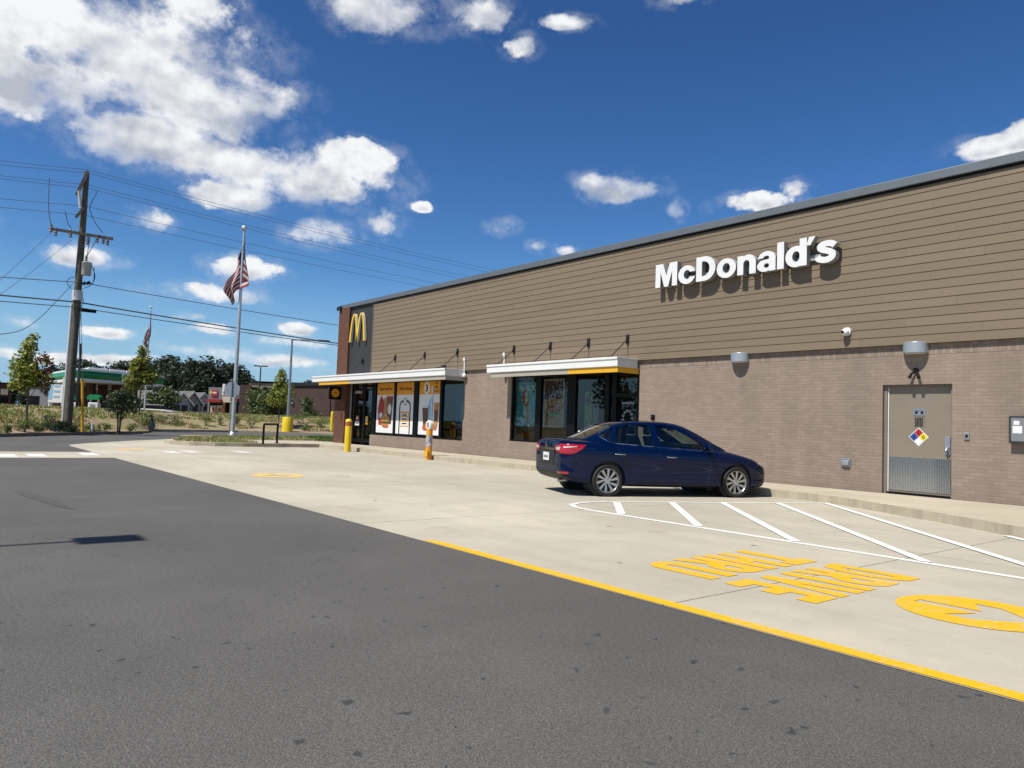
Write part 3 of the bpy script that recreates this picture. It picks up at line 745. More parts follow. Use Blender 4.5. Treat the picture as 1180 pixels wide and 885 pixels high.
# corner pier, dark sign panel, coping
mb = MB().box(XL, -30.46, D-.14, D+.6, -.02, ZB)
mb.box(XL, XL+.3, D+.6, D+14, -.02, ZB); mb.box(XL+.3, XR-.3, D+13.7, D+14, -.02, ZB); mb.box(XR-.3, XR, D+.3, D+14, -.02, ZB)
mb.build('brick_pier', 'redbrick', bld)
MB().box(-30.46, -28.32, D-.05, D+.3, 3.02, ZB).build('sign_panel', 'darkgrey', bld, bevel=.005)
mb = MB().box(XL-.10, XR+.1, D-.15, D+.3, ZB, ZT).box(XL-.10, XL+.3, D+.3, D+14.1, ZB, ZT).box(XL+.3, XR+.1, D+13.6, D+14.1, ZB, ZT).box(XR-.3, XR+.1, D+.3, D+13.6, ZB, ZT)
mb.build('coping', 'coping', bld, bevel=.012)
MB().box(XL-.13, XL+.28, D-.23, D-.16, ZB-.05, ZT-.06).build('gutter_end', 'dark', bld, bevel=.01)
MB().box(XL+.3, XR-.3, D+.3, D+13.6, 6.0, 6.15).build('roof', 'roofmem', bld)
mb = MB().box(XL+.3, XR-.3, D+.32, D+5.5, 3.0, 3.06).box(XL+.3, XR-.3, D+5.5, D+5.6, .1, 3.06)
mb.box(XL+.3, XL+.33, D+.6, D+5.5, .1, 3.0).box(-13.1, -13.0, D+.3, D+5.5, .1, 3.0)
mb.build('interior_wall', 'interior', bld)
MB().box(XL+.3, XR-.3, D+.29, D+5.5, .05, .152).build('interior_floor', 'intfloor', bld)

def frame(name, x0, x1, z0, z1, vert, horiz, y0=D+.03, dep=.09, w=.06, parent=bld, m='black'):
    mb = MB()
    for a, b in [(x0, x0+w), (x1-w, x1)] + vert: mb.box(a, b, y0, y0+dep, z0, z1)
    for a, b in [(z0, z0+w), (z1-w, z1)] + horiz: mb.box(x0+.01, x1-.01, y0+.004, y0+dep-.004, a, b)
    return mb.build(name, m, parent, bevel=.004)
def pane(parent, x0, x1, z0, z1, y=D+.085, m='glass', name='pane'):
    return MB().box(x0, x1, y, y+.010, z0, z1).build(name, m, parent)
# dining-room window
px = lambda x, y=470: wl(x, y, D+.07)[0]
v1 = [(XB, -27.98), (-26.46, -26.32), (-24.93, -24.60), (-23.08, -22.93)]
f1 = frame('window', XB, -21.5, .62, 2.86, v1, [])
for a, b in ((-27.98, -26.46), (-26.32, -24.93), (-24.60, -23.08), (-22.93, -21.56)): pane(f1, a, b, .67, 2.81)
# entrance doors
f0 = frame('entrance_door', -30.44, XB-.02, .15, 3.01, [(-29.36, -29.14)], [(.15, .38), (2.52, 2.60)], y0=D+.16, dep=.08, w=.09)
pane(f0, -30.36, -29.36, .38, 2.95, D+.19); pane(f0, -29.14, -28.40, .38, 2.95, D+.19)
MB().box(-30.455, -30.41, D+.10, D+.15, .15, 2.98).build('edge_trim', 'alu', f0)
for x in (-29.44, -29.06):
    MB().tube([(x, D+.12, .95), (x, D+.08, 1.0), (x, D+.08, 1.45), (x, D+.12, 1.5)], .014, 8).build('door_pull', 'dark', f0)
mb = MB(); put_text(mb, '3061', .17, (-29.86, D+.182, 2.40), (1, 0, 0), (0, 0, 1), w=.62); mb.build('street_number', 'offwhite', f0)
for nm, c, x, z, w, h, mt in (('door_sticker', 0, -29.85, 1.30, .26, .22, ['tomato', 'offwhite']), ('door_sticker', 0, -29.85, 1.07, .40, .18, ['offwhite', 'greypanel']), ('door_sticker', 0, -28.98, 1.22, .22, .36, ['yellowband', 'cream'])):
    mb = MB().box(x-w/2, x+w/2, D+.178, D+.184, z-h/2, z+h/2, 0)
    mb.box(x-w*.32, x+w*.32, D+.174, D+.178, z-h*.12, z+h*.22, 1); mb.build(nm, mt, f0)
# drive-thru side window and glass door
v2 = [(-17.63, -17.38), (-16.18, -15.82), (-14.62, -14.44), (-14.32, -14.10)]
f2 = frame('window', -18.82, -14.28, .72, 2.86, [(-17.63, -17.38), (-16.18, -15.82), (-14.62, -14.46)], [])
for a, b in ((-18.76, -17.63), (-17.38, -16.18), (-15.82, -14.62), (-14.46, -14.34)): pane(f2, a, b, .77, 2.81)
f3 = frame('side_door', -14.28, -13.32, .15, 2.86, [], [(.15, .36), (2.13, 2.24)], w=.10)
pane(f3, -14.18, -13.42, .36, 2.13); pane(f3, -14.18, -13.42, 2.24, 2.77)
MB().tube([(-13.48, D+.03, .95), (-13.48, D-.01, 1.0), (-13.48, D-.01, 1.4), (-13.48, D+.03, 1.45)], .013, 8).build('door_pull', 'dark', f3)
mb = MB()
mb.box(-14.0, -13.55, D+.078, D+.082, 1.94, 1.99)
for k in range(11):
    a = 2*math.pi*k/11; x, z = -13.78+.17*math.cos(a), 1.55+.20*math.sin(a)
    mb.prism(circle((x, z), .042, 8), W2(D+.078), (0, .004, 0))
mb.box(-13.98, -13.58, D+.078, D+.082, 1.22, 1.25).box(-14.05, -13.5, D+.078, D+.082, 1.08, 1.12)
mb.build('door_decal', 'greypanel', f3)
# service door
dr = MB().box(-6.80, -5.62, D+.115, D+.16, .19, 2.29).build('service_door', 'door', bld, bevel=.004)
mb = MB().box(-6.86, -6.80, D+.075, D+.22, .15, 2.33).box(-5.62, -5.57, D+.075, D+.22, .15, 2.33).box(-6.80, -5.62, D+.078, D+.22, 2.29, 2.33)
mb.build('door_frame', 'doorframe', dr)
MB().box(-6.795, -6.775, D+.095, D+.113, .19, 2.28).build('edge_trim', 'offwhite', dr)
MB().box(-6.80, -5.62, D+.06, D+.22, .152, .188).build('threshold', 'black', dr)
mb = MB(); nr = 36; w = 1.13/nr
for k in range(nr):
    x = -6.765+k*w; mb.prism([(x, D+.113), (x+w*.3, D+.103), (x+w*.7, D+.103), (x+w, D+.113)], lambda a, b: (a, b, .23), (0, 0, .66))
mb.build('kick_plate', 'plate', dr)
hx = -6.20
mb = MB().box(hx-.11, hx+.11, D+.105, D+.114, 1.72, 1.86, 0).box(hx-.075, hx-.03, D+.10, D+.105, 1.755, 1.80, 1).box(hx+.03, hx+.075, D+.10, D+.105, 1.755, 1.80, 1).box(hx-.08, hx+.08, D+.101, D+.1045, 1.805, 1.83, 2)
mb.build('peephole_plate', ['galv', 'black', 'steel'], dr)
mb = MB()
mb.box(hx-.10, hx+.10, D+.1095, D+.1145, 1.50, 1.70, 1)
for i in range(5): mb.box(hx-.075+.03*i, hx-.055+.03*i, D+.105, D+.1095, 1.51, 1.68, 0)
mb.build('vent_grille', ['dark', 'doorframe'], dr)
dz, dxx, hh = 1.30, hx-.01, .185
dia = MB(); q = lambda cx, cz, r: [(cx, cz-r), (cx+r, cz), (cx, cz+r), (cx-r, cz)]
dia.prism(q(dxx, dz, hh), W2(D+.1105), (0, .004, 0), 0)
for cx, cz, m in ((0, 1, 1), (-1, 0, 2), (1, 0, 3), (0, -1, 0)):
    dia.prism(q(dxx+cx*hh*.465, dz+cz*hh*.465, hh*.44), W2(D+.107), (0, .003, 0), m)
put_text(dia, '1', .075, (dxx, D+.1055, dz+hh*.465-.037), (1, 0, 0), (0, 0, 1), 4); put_text(dia, '1', .075, (dxx-hh*.465, D+.1055, dz-.037), (1, 0, 0), (0, 0, 1), 4)
put_text(dia, '0', .075, (dxx+hh*.465, D+.1055, dz-.037), (1, 0, 0), (0, 0, 1), 4)
dia.build('hazard_diamond', ['posterwhite', 'red', 'blue', 'brightyellow', 'black'], dr)
mb = MB().box(-5.735, -5.635, D+.085, D+.114, .98, 1.32, 0).box(-5.72, -5.65, D+.05, D+.085, 1.03, 1.12, 1)
mb.tube([(-5.685, D+.06, 1.10), (-5.685, D+.03, 1.06), (-5.685, D+.03, .93)], .016, 8, 1)
mb.build('handle', ['galv', 'steel'], dr, bevel=.004)

# awnings
def awning(x0, x1, bands, brackets, zb, label):
    aw = thing('awning', (x0, D, 2.74), label, 'awning', group='white flat awnings on the restaurant front')
    P = .86; yf = D-P
    mb = MB().box(x0, x1, yf, D-.07, 2.89, 3.10)
    mb.prism([(yf-.0, 2.885), (yf-.03, 2.90), (yf-.03, 3.06), (yf-.055, 3.09), (yf-.055, 3.15), (yf+.04, 3.15), (yf+.04, 3.10)], lambda a, b: (x0-.02, a, b), (x1-x0+.04, 0, 0))
    mb.box(x0-.02, x0+.03, yf+.041, D-.07, 3.10, 3.15); mb.box(x1-.03, x1+.02, yf+.041, D-.07, 3.10, 3.15)
    mb.build('slab', 'white', aw, bevel=.006)
    mb = MB()
    for a, b, m in bands:
        mb.box(a, b, yf+.01, yf+.05, 2.745, 2.888, m)
    e = bands[-1][1]; m = bands[-1][2]
    mb.box(e-.04, e, yf+.051, D-.02, 2.745, 2.888, m)
    mb.build('lower_band', ['bandgrey', 'yellowband'], aw)
    MB().box(x0+.1, x1-.1, yf+.055, D-.08, 2.87, 2.888).build('soffit', 'offwhite', aw)
    for bx in brackets:
        MB().box(bx-.04, bx+.04, D-.125, D-.085, zb-.12, zb+.14).box(bx-.012, bx+.012, D-.16, D-.125, zb-.07, zb+.03).build('bracket', 'dark', aw)
        MB().tube([(bx, D-.14, zb-.02), (bx, yf+.10, 3.17)], .014, 8).box(bx-.05, bx+.05, yf+.04, yf+.16, 3.152, 3.18).build('tie_rod', 'dark', aw)
    return aw
awning(-32.4, -21.45, [(-31.75, -28.75, 1), (-28.745, -21.45, 0)], [-29.08, -26.26, -24.04, -21.85], 3.78, 'longest white awning, over the entrance, with a yellow strip at its left end')
awning(-19.0, -13.34, [(-18.85, -15.25, 0), (-15.245, -13.34, 1)], [-18.63, -16.86, -15.21, -13.7], 3.70, 'shorter white awning above the dark side window, with a yellow strip at its right end')
def spot(x, z0, z1, label):
    o = thing('spotlight', (x, D-.05, z0), label, 'spotlight', group='white spotlights at the awning ends')
    MB().tube([(x, D-.10, z0+.06), (x, D-.10, z1)], .028, 10).box(x-.05, x+.05, D-.14, D-.086, z1-.06, z1+.05).build('stem', 'white', o, smooth=40)
    MB().lathe([(.02, 0), (.075, .015), (.085, .07), (.05, .12), (.03, .14)], (x, D-.10, z0-.05), n=14).build('lamp_head', 'white', o, smooth=40)
spot(-21.38, 2.92, 3.52, 'white spotlight on a short stem at the right end of the longest awning')
spot(-19.12, 2.92, 3.58, 'white spotlight on a short stem at the left end of the shorter awning')
tag(MB().box(-22.78, -22.6, D-.4, D-.25, 3.105, 3.26).build('junction_box', 'dark', bevel=.01), 'lower dark junction box on top of the longest awning', 'junction box')
tag(MB().box(-22.45, -22.3, D-.4, D-.25, 3.105, 3.32).build('junction_box', 'dark', bevel=.01), 'taller dark junction box on top of the longest awning, nearer the white spotlight', 'junction box')

# wall sign, letter by letter
sg = thing('wall_sign', (-12.6, D-.085, 4.97), 'long white three-dimensional lettering reading the restaurant name on the brown siding', 'wall sign')
def rect(a, b, c, d): return [(a, c), (b, c), (b, d), (a, d)]
def elp(cx, cy, rx, ry, n=40): return [(cx+rx*math.cos(2*math.pi*i/n), cy+ry*math.sin(2*math.pi*i/n)) for i in range(n)]
def thick(path, w):
    P = curve2(path); out = []
    for i in range(len(P)-1):
        a, b = Vector(P[i]), Vector(P[i+1]); d = (b-a).normalized(); nn = Vector((-d.y, d.x))*w/2; e = d*.012
        out.append(('+', [tuple(a+nn-e), tuple(a-nn-e), tuple(b-nn+e), tuple(b+nn+e)]))
    return out
def curve2(pts, n=6):
    P = [Vector(p) for p in pts]; P = [P[0]*2-P[1]] + P + [P[-1]*2-P[-2]]; out = []
    for i in range(1, len(P)-2):
        for k in range(n):
            t_ = k/n; a, b_, c_, d_ = P[i-1], P[i], P[i+1], P[i+2]
            out.append(.5*((2*b_)+(c_-a)*t_+(2*a-5*b_+4*c_-d_)*t_*t_+(3*b_-a-3*c_+d_)*t_**3))
    return out + [P[-2]]
def arcD(x0, x1, y0, y1, xs_, n=20):
    return [(x0, y0), (xs_, y0)] + [(xs_+(x1-xs_)*math.sin(math.pi*k/n), (y0+y1)/2-(y1-y0)/2*math.cos(math.pi*k/n)) for k in range(1, n)] + [(xs_, y1), (x0, y1)]
def glyph(shapes):
    "plus/minus polygons painted in order -> triangles"
    vs = []; es = []
    for _, pl in shapes:
        b = len(vs); vs += [Vector(p) for p in pl]; es += [(b+i, b+(i+1) % len(pl)) for i in range(len(pl))]
    r = delaunay_2d_cdt(vs, es, [], 0, 1e-5); V2 = r[0]; F2 = []
    for f in r[2]:
        c = (sum(V2[i].x for i in f)/len(f), sum(V2[i].y for i in f)/len(f)); on = False
        for sg_, pl in shapes:
            if in_poly(c, pl): on = sg_ == '+'
        if on: F2.append(f)
    return V2, F2
BOLD = {
 'M': [('+', [(0, 0), (0, 1), (.36, 1), (.52, .47), (.68, 1), (1.04, 1), (1.04, 0), (.80, 0), (.80, .66), (.615, 0), (.425, 0), (.24, .66), (.24, 0)])],
 'c': [('+', elp(.39, .37, .39, .388)), ('-', elp(.40, .37, .15, .195)), ('-', [(.40, .45), (.60, .475), (.9, .475), (.9, .265), (.60, .265), (.40, .30)])],
 'D': [('+', arcD(0, .84, 0, 1, .36)), ('-', arcD(.25, .585, .2, .8, .33))],
 'o': [('+', elp(.40, .37, .40, .388)), ('-', elp(.40, .37, .155, .20))],
 'n': [('+', rect(0, .24, 0, .74)), ('+', elp(.42, .44, .31, .318)), ('-', rect(.24, .48, -.1, .42)), ('-', elp(.36, .42, .12, .13)), ('+', rect(.48, .73, 0, .44)), ('+', rect(0, .24, 0, .74))],
 'a': [('+', elp(.36, .49, .33, .268)), ('+', rect(.44, .69, 0, .5)), ('-', elp(.34, .49, .12, .10)), ('-', [(-.1, .30), (.33, .30), (.33, .50), (.26, .515), (-.1, .50)]), ('+', elp(.29, .215, .29, .228)), ('+', [(.28, .30), (.5, .33), (.5, .46), (.28, .44)]), ('-', elp(.355, .215, .10, .085)), ('+', rect(.445, .69, 0, .5))],
 'l': [('+', rect(0, .25, 0, 1.0))],
 'd': [('+', elp(.37, .37, .37, .388)), ('-', elp(.375, .37, .135, .195)), ('+', rect(.50, .75, 0, 1.0))],
 '’': [('+', [(.09, 1.0), (.31, 1.0), (.14, .70), (0, .70)])],
 's': thick([(.62, .56), (.53, .635), (.36, .66), (.20, .62), (.15, .53), (.25, .45), (.42, .385), (.545, .30), (.55, .18), (.44, .10), (.28, .085), (.13, .13), (.06, .21)], .215)}
def solid(mb, V2, F2, to3, dv, m0=0, m1=1):
    "extrude a triangulated glyph"
    n = len(V2); a = [Vector(to3(v.x, v.y)) for v in V2]; d = Vector(dv); b = len(mb.v)
    mb.v += [tuple(v) for v in a] + [tuple(v+d) for v in a]; cnt = {}
    for f in F2:
        mb.f.append(tuple(b+i for i in f)); mb.m.append(m0); mb.f.append(tuple(b+n+i for i in reversed(f))); mb.m.append(m1)
        for i in range(len(f)):
            e = (f[i], f[(i+1) % len(f)]); cnt.setdefault((min(e), max(e)), []).append(e)
    for k, v in cnt.items():
        if len(v) == 1:
            i, j = v[0]; mb.f.append((b+j, b+i, b+n+i, b+n+j)); mb.m.append(m1)
def letters(body, x0, x1, zb, cap, y_back, y_front):
    G = [glyph(BOLD[c]) for c in body]; used = [[i for f in g[1] for i in f] for g in G]
    bx = [(min(g[0][i].x for i in u), max(g[0][i].x for i in u)) for g, u in zip(G, used)]
    gaps = [.055 if b not in '’' and a not in '’' else -.02 for a, b in zip(body, body[1:])] + [0]
    tot = sum(b-a for a, b in bx) + sum(gaps); k = (x1-x0)/tot; x = x0
    for (V2, F2), (a, b), gp in zip(G, bx, gaps):
        mb = MB(); solid(mb, V2, F2, lambda u, v: (x+(u-a)*k, y_front, zb+v*cap), (0, y_back-y_front, 0))
        mb.build('letter', ['white', 'letterside'], sg, fix=True)
        x += (b-a+gp)*k
letters('McDonald’s', -12.60, -7.70, 4.965, .61, D-.14, D-.30)
BLOCK = {'T': [('+', rect(0, .50, .77, 1)), ('+', rect(.15, .35, 0, .9))], 'H': [('+', rect(0, .19, 0, 1)), ('+', rect(.31, .50, 0, 1)), ('+', rect(.1, .4, .38, .60))],
 'R': [('+', arcD(0, .50, .38, 1, .25)), ('-', arcD(.19, .325, .58, .81, .24)), ('+', rect(0, .19, 0, 1)), ('+', [(.15, .46), (.33, .46), (.52, 0), (.31, 0)])],
 'U': [('+', rect(0, .19, .25, 1)), ('+', rect(.31, .50, .25, 1)), ('+', elp(.25, .25, .25, .25)), ('-', elp(.25, .27, .06, .08)), ('-', rect(.19, .31, .27, 1.1))],
 'D': [('+', arcD(0, .50, 0, 1, .24)), ('-', arcD(.19, .325, .20, .80, .22))], 'I': [('+', rect(0, .19, 0, 1))],
 'V': [('+', [(0, 1), (.19, 1), (.265, .40), (.34, 1), (.53, 1), (.36, 0), (.17, 0)])], 'E': [('+', rect(0, .19, 0, 1)), ('+', rect(.1, .45, 0, .20)), ('+', rect(.1, .42, .40, .60)), ('+', rect(.1, .45, .80, 1))]}
for word, xa, xb, ya, yb in ROADTXT:
    G = [glyph(BLOCK[c]) for c in word]; ws = [max(v.x for v in g[0]) for g in G]; gp = .06; k = (yb-ya)/(sum(ws)+gp*(len(word)-1)); y_ = yb
    for (V2, F2), w_ in zip(G, ws):
        MB().add([(xa+v.y*(xb-xa), y_-v.x*k, Z) for v in V2], F2).build('painted_letter', 'ypaint', lane); y_ -= (w_+gp)*k
MB().box(-12.3, -7.95, D-.139, D-.07, 5.08, 5.20).build('raceway', 'letterside', sg)
# arches
ar = thing('wall_sign', (-29.5, D-.05, 4.66), 'yellow double-arch letter M on the dark corner panel', 'wall sign')
def arch(cx, side):
    L = []; 
    for i in range(25):
        t_ = i/24; x = -.335 + .67*t_; u = (x)/.335
        z = 1.22*(1-abs(u)**2.35)
        L.append((x, z))
    return L
mb = MB()
def stroke(path, wf, y0, y1):
    n = len(path); Lf = []; Rt = []
    for i, p in enumerate(path):
        a = Vector(path[max(0, i-1)]); b = Vector(path[min(n-1, i+1)]); d = (b-a).normalized(); nn = Vector((-d.y, d.x)); w = wf(i/(n-1))
        Lf.append(Vector(p)+nn*w/2); Rt.append(Vector(p)-nn*w/2)
    vs = []; fs = []; ms = []
    for l, r in zip(Lf, Rt): vs += [(l.x, y0, l.y), (r.x, y0, r.y), (r.x, y1, r.y), (l.x, y1, l.y)]
    for i in range(n-1):
        for k in range(4): fs.append((i*4+k, i*4+(k+1) % 4, i*4+4+(k+1) % 4, i*4+4+k)); ms.append(0 if k == 0 else 1)
    fs += [(0, 1, 2, 3), ((n-1)*4+3, (n-1)*4+2, (n-1)*4+1, (n-1)*4)]; ms += [0, 0]
    b = len(mb.v); mb.v += vs; mb.f += [tuple(i+b for i in f) for f in fs]; mb.m += ms
for cx in (-29.895, -29.225):
    pth = [(cx+x, 4.68+z) for x, z in arch(cx, 0)]
    stroke(pth, lambda t_: .075+.055*abs(2*t_-1), D-.19, D-.09)
mb.build('arch_letter', ['gold', 'cream'], ar)
MB().box(-29.6, -29.5, D-.09, D-.05, 4.9, 5.0).build('standoff', 'dark', ar)

# window posters
def poster(x0, x1, z0, z1, label, grp='white posters filling the dining-room window'):
    o = thing('poster', ((x0+x1)/2, D+.075, z0), label, 'poster', group=grp); return o
def ell(mb, x, z, rx, rz, y, m, n=20): mb.prism([(x+rx*math.cos(2*math.pi*i/n), z+rz*math.sin(2*math.pi*i/n)) for i in range(n)], W2(y), (0, .002, 0), m)
def poly(mb, pts, y, m): mb.prism(pts, W2(y), (0, .002, 0), m)
def base_poster(o, x0, x1, z0, z1):
    MB().box(x0, x1, D+.074, D+.080, z0, z1).build('sheet', 'posterwhite', o)
    MB().box(x0, x1, D+.0715, D+.0738, z1-.50, z1).build('header', 'orange', o)
yA, yB, yC = D+.0690, D+.0665, D+.0640
x0, x1, z0, z1 = -27.92, -26.50, .73, 2.80; o = poster(x0, x1, z0, z1, 'white window poster with a burger, red fries carton and drink under an orange header'); base_poster(o, x0, x1, z0, z1)
mb = MB(); put_text(mb, 'Score Free Food', .13, (-27.2, yA, 2.50), (1, 0, 0), (0, 0, 1), w=1.05, offset=.03); mb.build('lettering', 'black', o)
mb = MB()
poly(mb, [(-27.72, 1.05), (-27.30, 1.05), (-27.22, 1.75), (-27.42, 2.15), (-27.55, 2.28), (-27.70, 2.10), (-27.82, 1.75)], yA, 0)
for k in range(7): poly(mb, [(-27.40+.05*k, 1.5), (-27.36+.05*k, 1.5), (-27.34+.05*k, 2.12+.05*(k % 3)), (-27.38+.05*k, 2.12+.05*(k % 3))], yA-.0003*k, 1)
poly(mb, [(-27.02, 1.1), (-26.68, 1.1), (-26.58, 2.15), (-27.10, 2.15)], yA, 2); poly(mb, [(-27.13, 2.15), (-26.56, 2.15), (-26.58, 2.25), (-27.10, 2.25)], yB, 0)
ell(mb, -26.84, 1.72, .15, .22, yB, 3); ell(mb, -27.55, 1.45, .14, .12, yB, 3)
ell(mb, -27.18, 1.30, .34, .17, yB, 4); mb.box(-27.50, -26.86, yC, yC+.002, 1.12, 1.22, 5); mb.box(-27.48, -26.88, yC-.0022, yC-.0002, 1.19, 1.235, 6)
ell(mb, -27.18, 1.07, .31, .09, yC, 4); ell(mb, -27.12, 1.0, .25, .06, yC-.002, 7)
mb.build('food_picture', ['red', 'bun', 'brown', 'offwhite', 'bun', 'brown', 'lettuce', 'tomato'], o)
x0, x1, z0, z1 = -26.30, -24.95, .73, 2.80; o = poster(x0, x1, z0, z1, 'white window poster with the black outline of a phone under an orange header'); base_poster(o, x0, x1, z0, z1)
mb = MB(); put_text(mb, 'Only in the app', .13, (-25.62, yA, 2.50), (1, 0, 0), (0, 0, 1), w=.98, offset=.03); mb.build('lettering', 'black', o)
mb = MB(); pa = [(-26.02, .74), (-26.02, 1.85), (-25.96, 1.98), (-25.82, 2.04), (-25.70, 2.04)]
for s_ in (1, -1):
    for i in range(len(pa)-1):
        f = lambda p: (-25.62+(p[0]+25.62)*s_, p[1]); b = bar(f(pa[i]), f(pa[i+1]), .075); poly(mb, b, yA-.0003*i, 0)
ell(mb, -25.62, 2.02, .15, .15, yB, 1); ell(mb, -25.62, 2.02, .10, .11, yC, 2)
mb.box(-25.94, -25.30, yA, yA+.002, 1.02, 1.62, 3); mb.box(-25.90, -25.34, yB, yB+.002, 1.06, 1.55, 2)
for z_ in (1.22, 1.40): mb.box(-25.90, -25.34, yC, yC+.002, z_, z_+.05, 3)
for z_ in (1.12, 1.30, 1.46): mb.box(-25.80, -25.44, yC, yC+.002, z_, z_+.05, 4)
mb.build('phone_picture', ['black', 'greypanel', 'posterwhite', 'orange', 'dark'], o)
x0, x1, z0, z1 = -24.58, -23.10, .75, 2.80; o = poster(x0, x1, z0, z1, 'white window poster with three cold drinks and a big number 3 under an orange header'); base_poster(o, x0, x1, z0, z1)
mb = MB(); put_text(mb, '3', .26, (-24.05, yC-.002, 2.42), (1, 0, 0), (0, 0, 1), m=0, offset=.04); ell(mb, -24.05, 2.55, .20, .24, yA, 1); mb.build('round_badge', ['black', 'posterwhite'], o)
for wd_, z_ in (('ANY', 2.68), ('SIZE', 2.53), ('COLD', 2.38)):
    mb = MB(); put_text(mb, wd_, .09, (-23.38, yA, z_), (1, 0, 0), (0, 0, 1), m=0); mb.build('lettering', 'black', o)
mb = MB()
poly(mb, [(-24.22, 1.05), (-23.94, 1.05), (-23.84, 1.78), (-24.32, 1.78)], yA, 0); poly(mb, [(-24.34, 1.78), (-23.82, 1.78), (-23.85, 1.84), (-24.31, 1.84)], yB, 4)
poly(mb, [(-23.86, 1.3), (-23.62, 1.3), (-23.56, 2.05), (-23.70, 2.22), (-23.9, 1.95)], yB, 1)
poly(mb, [(-23.46, 1.05), (-23.22, 1.05), (-23.16, 1.98), (-23.50, 1.98)], yA, 2); poly(mb, [(-23.46, 1.3), (-23.24, 1.3), (-23.2, 1.7), (-23.48, 1.7)], yB, 0)
ell(mb, -24.08, 1.03, .20, .12, yC, 3); ell(mb, -23.85, 1.15, .12, .10, yC-.002, 3); ell(mb, -23.4, 1.02, .14, .08, yC, 3)
mb.build('drink_picture', ['brown', 'lightblue', 'bun', 'tomato', 'offwhite'], o)
o = poster(-22.6, -21.7, 1.1, 2.5, 'dim teal poster hanging behind the rightmost pane of the dining-room window', 'posters behind dark glass')
mb = MB().box(-22.65, -21.72, D+.50, D+.51, 1.05, 2.55, 0).box(-22.35, -21.9, D+.494, D+.499, 1.2, 2.1, 1); ell(mb, -22.1, 2.15, .25, .18, D+.490, 2); mb.build('sheet', ['blue', 'teal', 'brown'], o)
o = poster(-18.3, -17.7, 1.3, 2.6, 'teal poster reading SNACK WRAP behind the leftmost pane of the side window', 'posters behind dark glass')
mb = MB().box(-18.66, -17.66, D+.135, D+.14, 1.22, 2.62, 0)
put_text(mb, 'SNACK', .19, (-18.16, D+.132, 2.37), (1, 0, 0), (0, 0, 1), 1, w=.86, offset=.03); put_text(mb, 'WRAP', .19, (-18.16, D+.132, 1.30), (1, 0, 0), (0, 0, 1), 1, w=.86, offset=.03)
poly(mb, [(-18.30, 1.55), (-18.02, 1.35), (-17.92, 1.5), (-17.98, 1.9), (-18.36, 1.98)], D+.132, 2); ell(mb, -18.24, 2.12, .20, .26, D+.128, 3); ell(mb, -18.16, 2.16, .09, .2, D+.125, 2)
mb.build('sheet', ['teal', 'offwhite', 'cream', 'tomato'], o)
o = poster(-17.2, -16.5, 1.3, 2.6, 'framed food picture poster behind the second pane of the side window', 'posters behind dark glass')
mb = MB().box(-17.36, -16.42, D+.135, D+.14, 1.22, 2.72, 0).box(-17.31, -16.47, D+.130, D+.134, 1.27, 2.67, 1).box(-17.31, -16.47, D+.126, D+.1295, 2.1, 2.66, 2)
ell(mb, -16.9, 1.75, .36, .12, D+.122, 3); ell(mb, -16.9, 1.62, .34, .07, D+.119, 4); ell(mb, -16.9, 1.42, .36, .11, D+.122, 1)
mb.build('sheet', ['cream', 'bun', 'darkred', 'tomato', 'lettuce'], o)
mb = MB().box(-15.5, -15.2, D+.12, D+.125, 1.25, 2.3, 0).box(-15.17, -14.95, D+.12, D+.125, 1.3, 1.95, 1).box(-14.93, -14.68, D+.12, D+.125, 1.15, 1.42, 2)
ell(mb, -15.35, 2.05, .13, .16, D+.116, 3); ell(mb, -15.05, 2.05, .08, .10, D+.116, 3)
tag(mb.build('notice_board', ['lettuce', 'greypanel', 'yellowband', 'brown']), 'row of joined green, grey and yellow notices behind the pane next to the side door', 'notice')

for k, (x_, y_) in enumerate(((-17.9, D+1.4), (-16.6, D+1.5))):
    o = thing('dining_table', (x_, y_, .152), ('dining table just behind the leftmost pane of the side window', 'dining table behind the second pane of the side window')[k], 'table')
    MB().box(x_-.35, x_+.35, y_-.35, y_+.35, .88, .92).build('tabletop', 'cream', o, bevel=.01); MB().tube([(x_, y_, .152), (x_, y_, .88)], .04, 10).build('pedestal', 'dark', o)
    for s_ in (-1, 1):
        c_ = thing('dining_chair', (x_+.55*s_, y_, .152), 'chair on the %s of the table behind the %s pane of the side window' % (('left', 'right')[s_ > 0], ('leftmost', 'second')[k]), 'chair')
        MB().box(x_+.55*s_-.2, x_+.55*s_+.2, y_-.2, y_+.2, .58, .62).build('seat', 'bun', c_, bevel=.01); MB().box(x_+.75*s_-.015, x_+.75*s_+.015, y_-.2, y_+.2, .62, 1.05).build('backrest', 'bun', c_, bevel=.01)
        for a_ in (-.17, .17):
            for b_ in (-.17, .17): MB().tube([(x_+.55*s_+a_, y_+b_, .152), (x_+.55*s_+a_, y_+b_, .58)], .014, 6).build('leg', 'galv', c_)
# fittings on the wall
def lamp(x, z, label):
    o = thing('wall_lamp', (x, D, z), label, 'wall lamp', group='half-round metal wall lamps')
    n = 20; pts = [(x+.235*math.cos(math.pi+math.pi*i/n), D-.005+.225*math.sin(math.pi+math.pi*i/n)) for i in range(n+1)]
    MB().prism(pts, lambda a, b: (a, b, z), (0, 0, .215)).build('shade', 'lampmetal', o, smooth=40, bevel=.008)
    MB().prism([(x+(a-x)*.8, D+(b-D)*.8-.004) for a, b in pts], lambda a, b: (a, b, z-.012), (0, 0, .011)).build('diffuser', 'offwhite', o)
lamp(-10.18, 2.93, 'half-round metal wall lamp above the front end of the car')
lamp(-6.22, 2.935, 'half-round metal wall lamp above the service door')
o = thing('motion_light', (-6.22, D, 2.56), 'small black twin-head motion light just below the lamp over the service door', 'motion light')
MB().lathe([(.05, 0), (.05, .03)], (-6.22, D-.03, 2.60), 'y', 12).build('base', 'black', o)
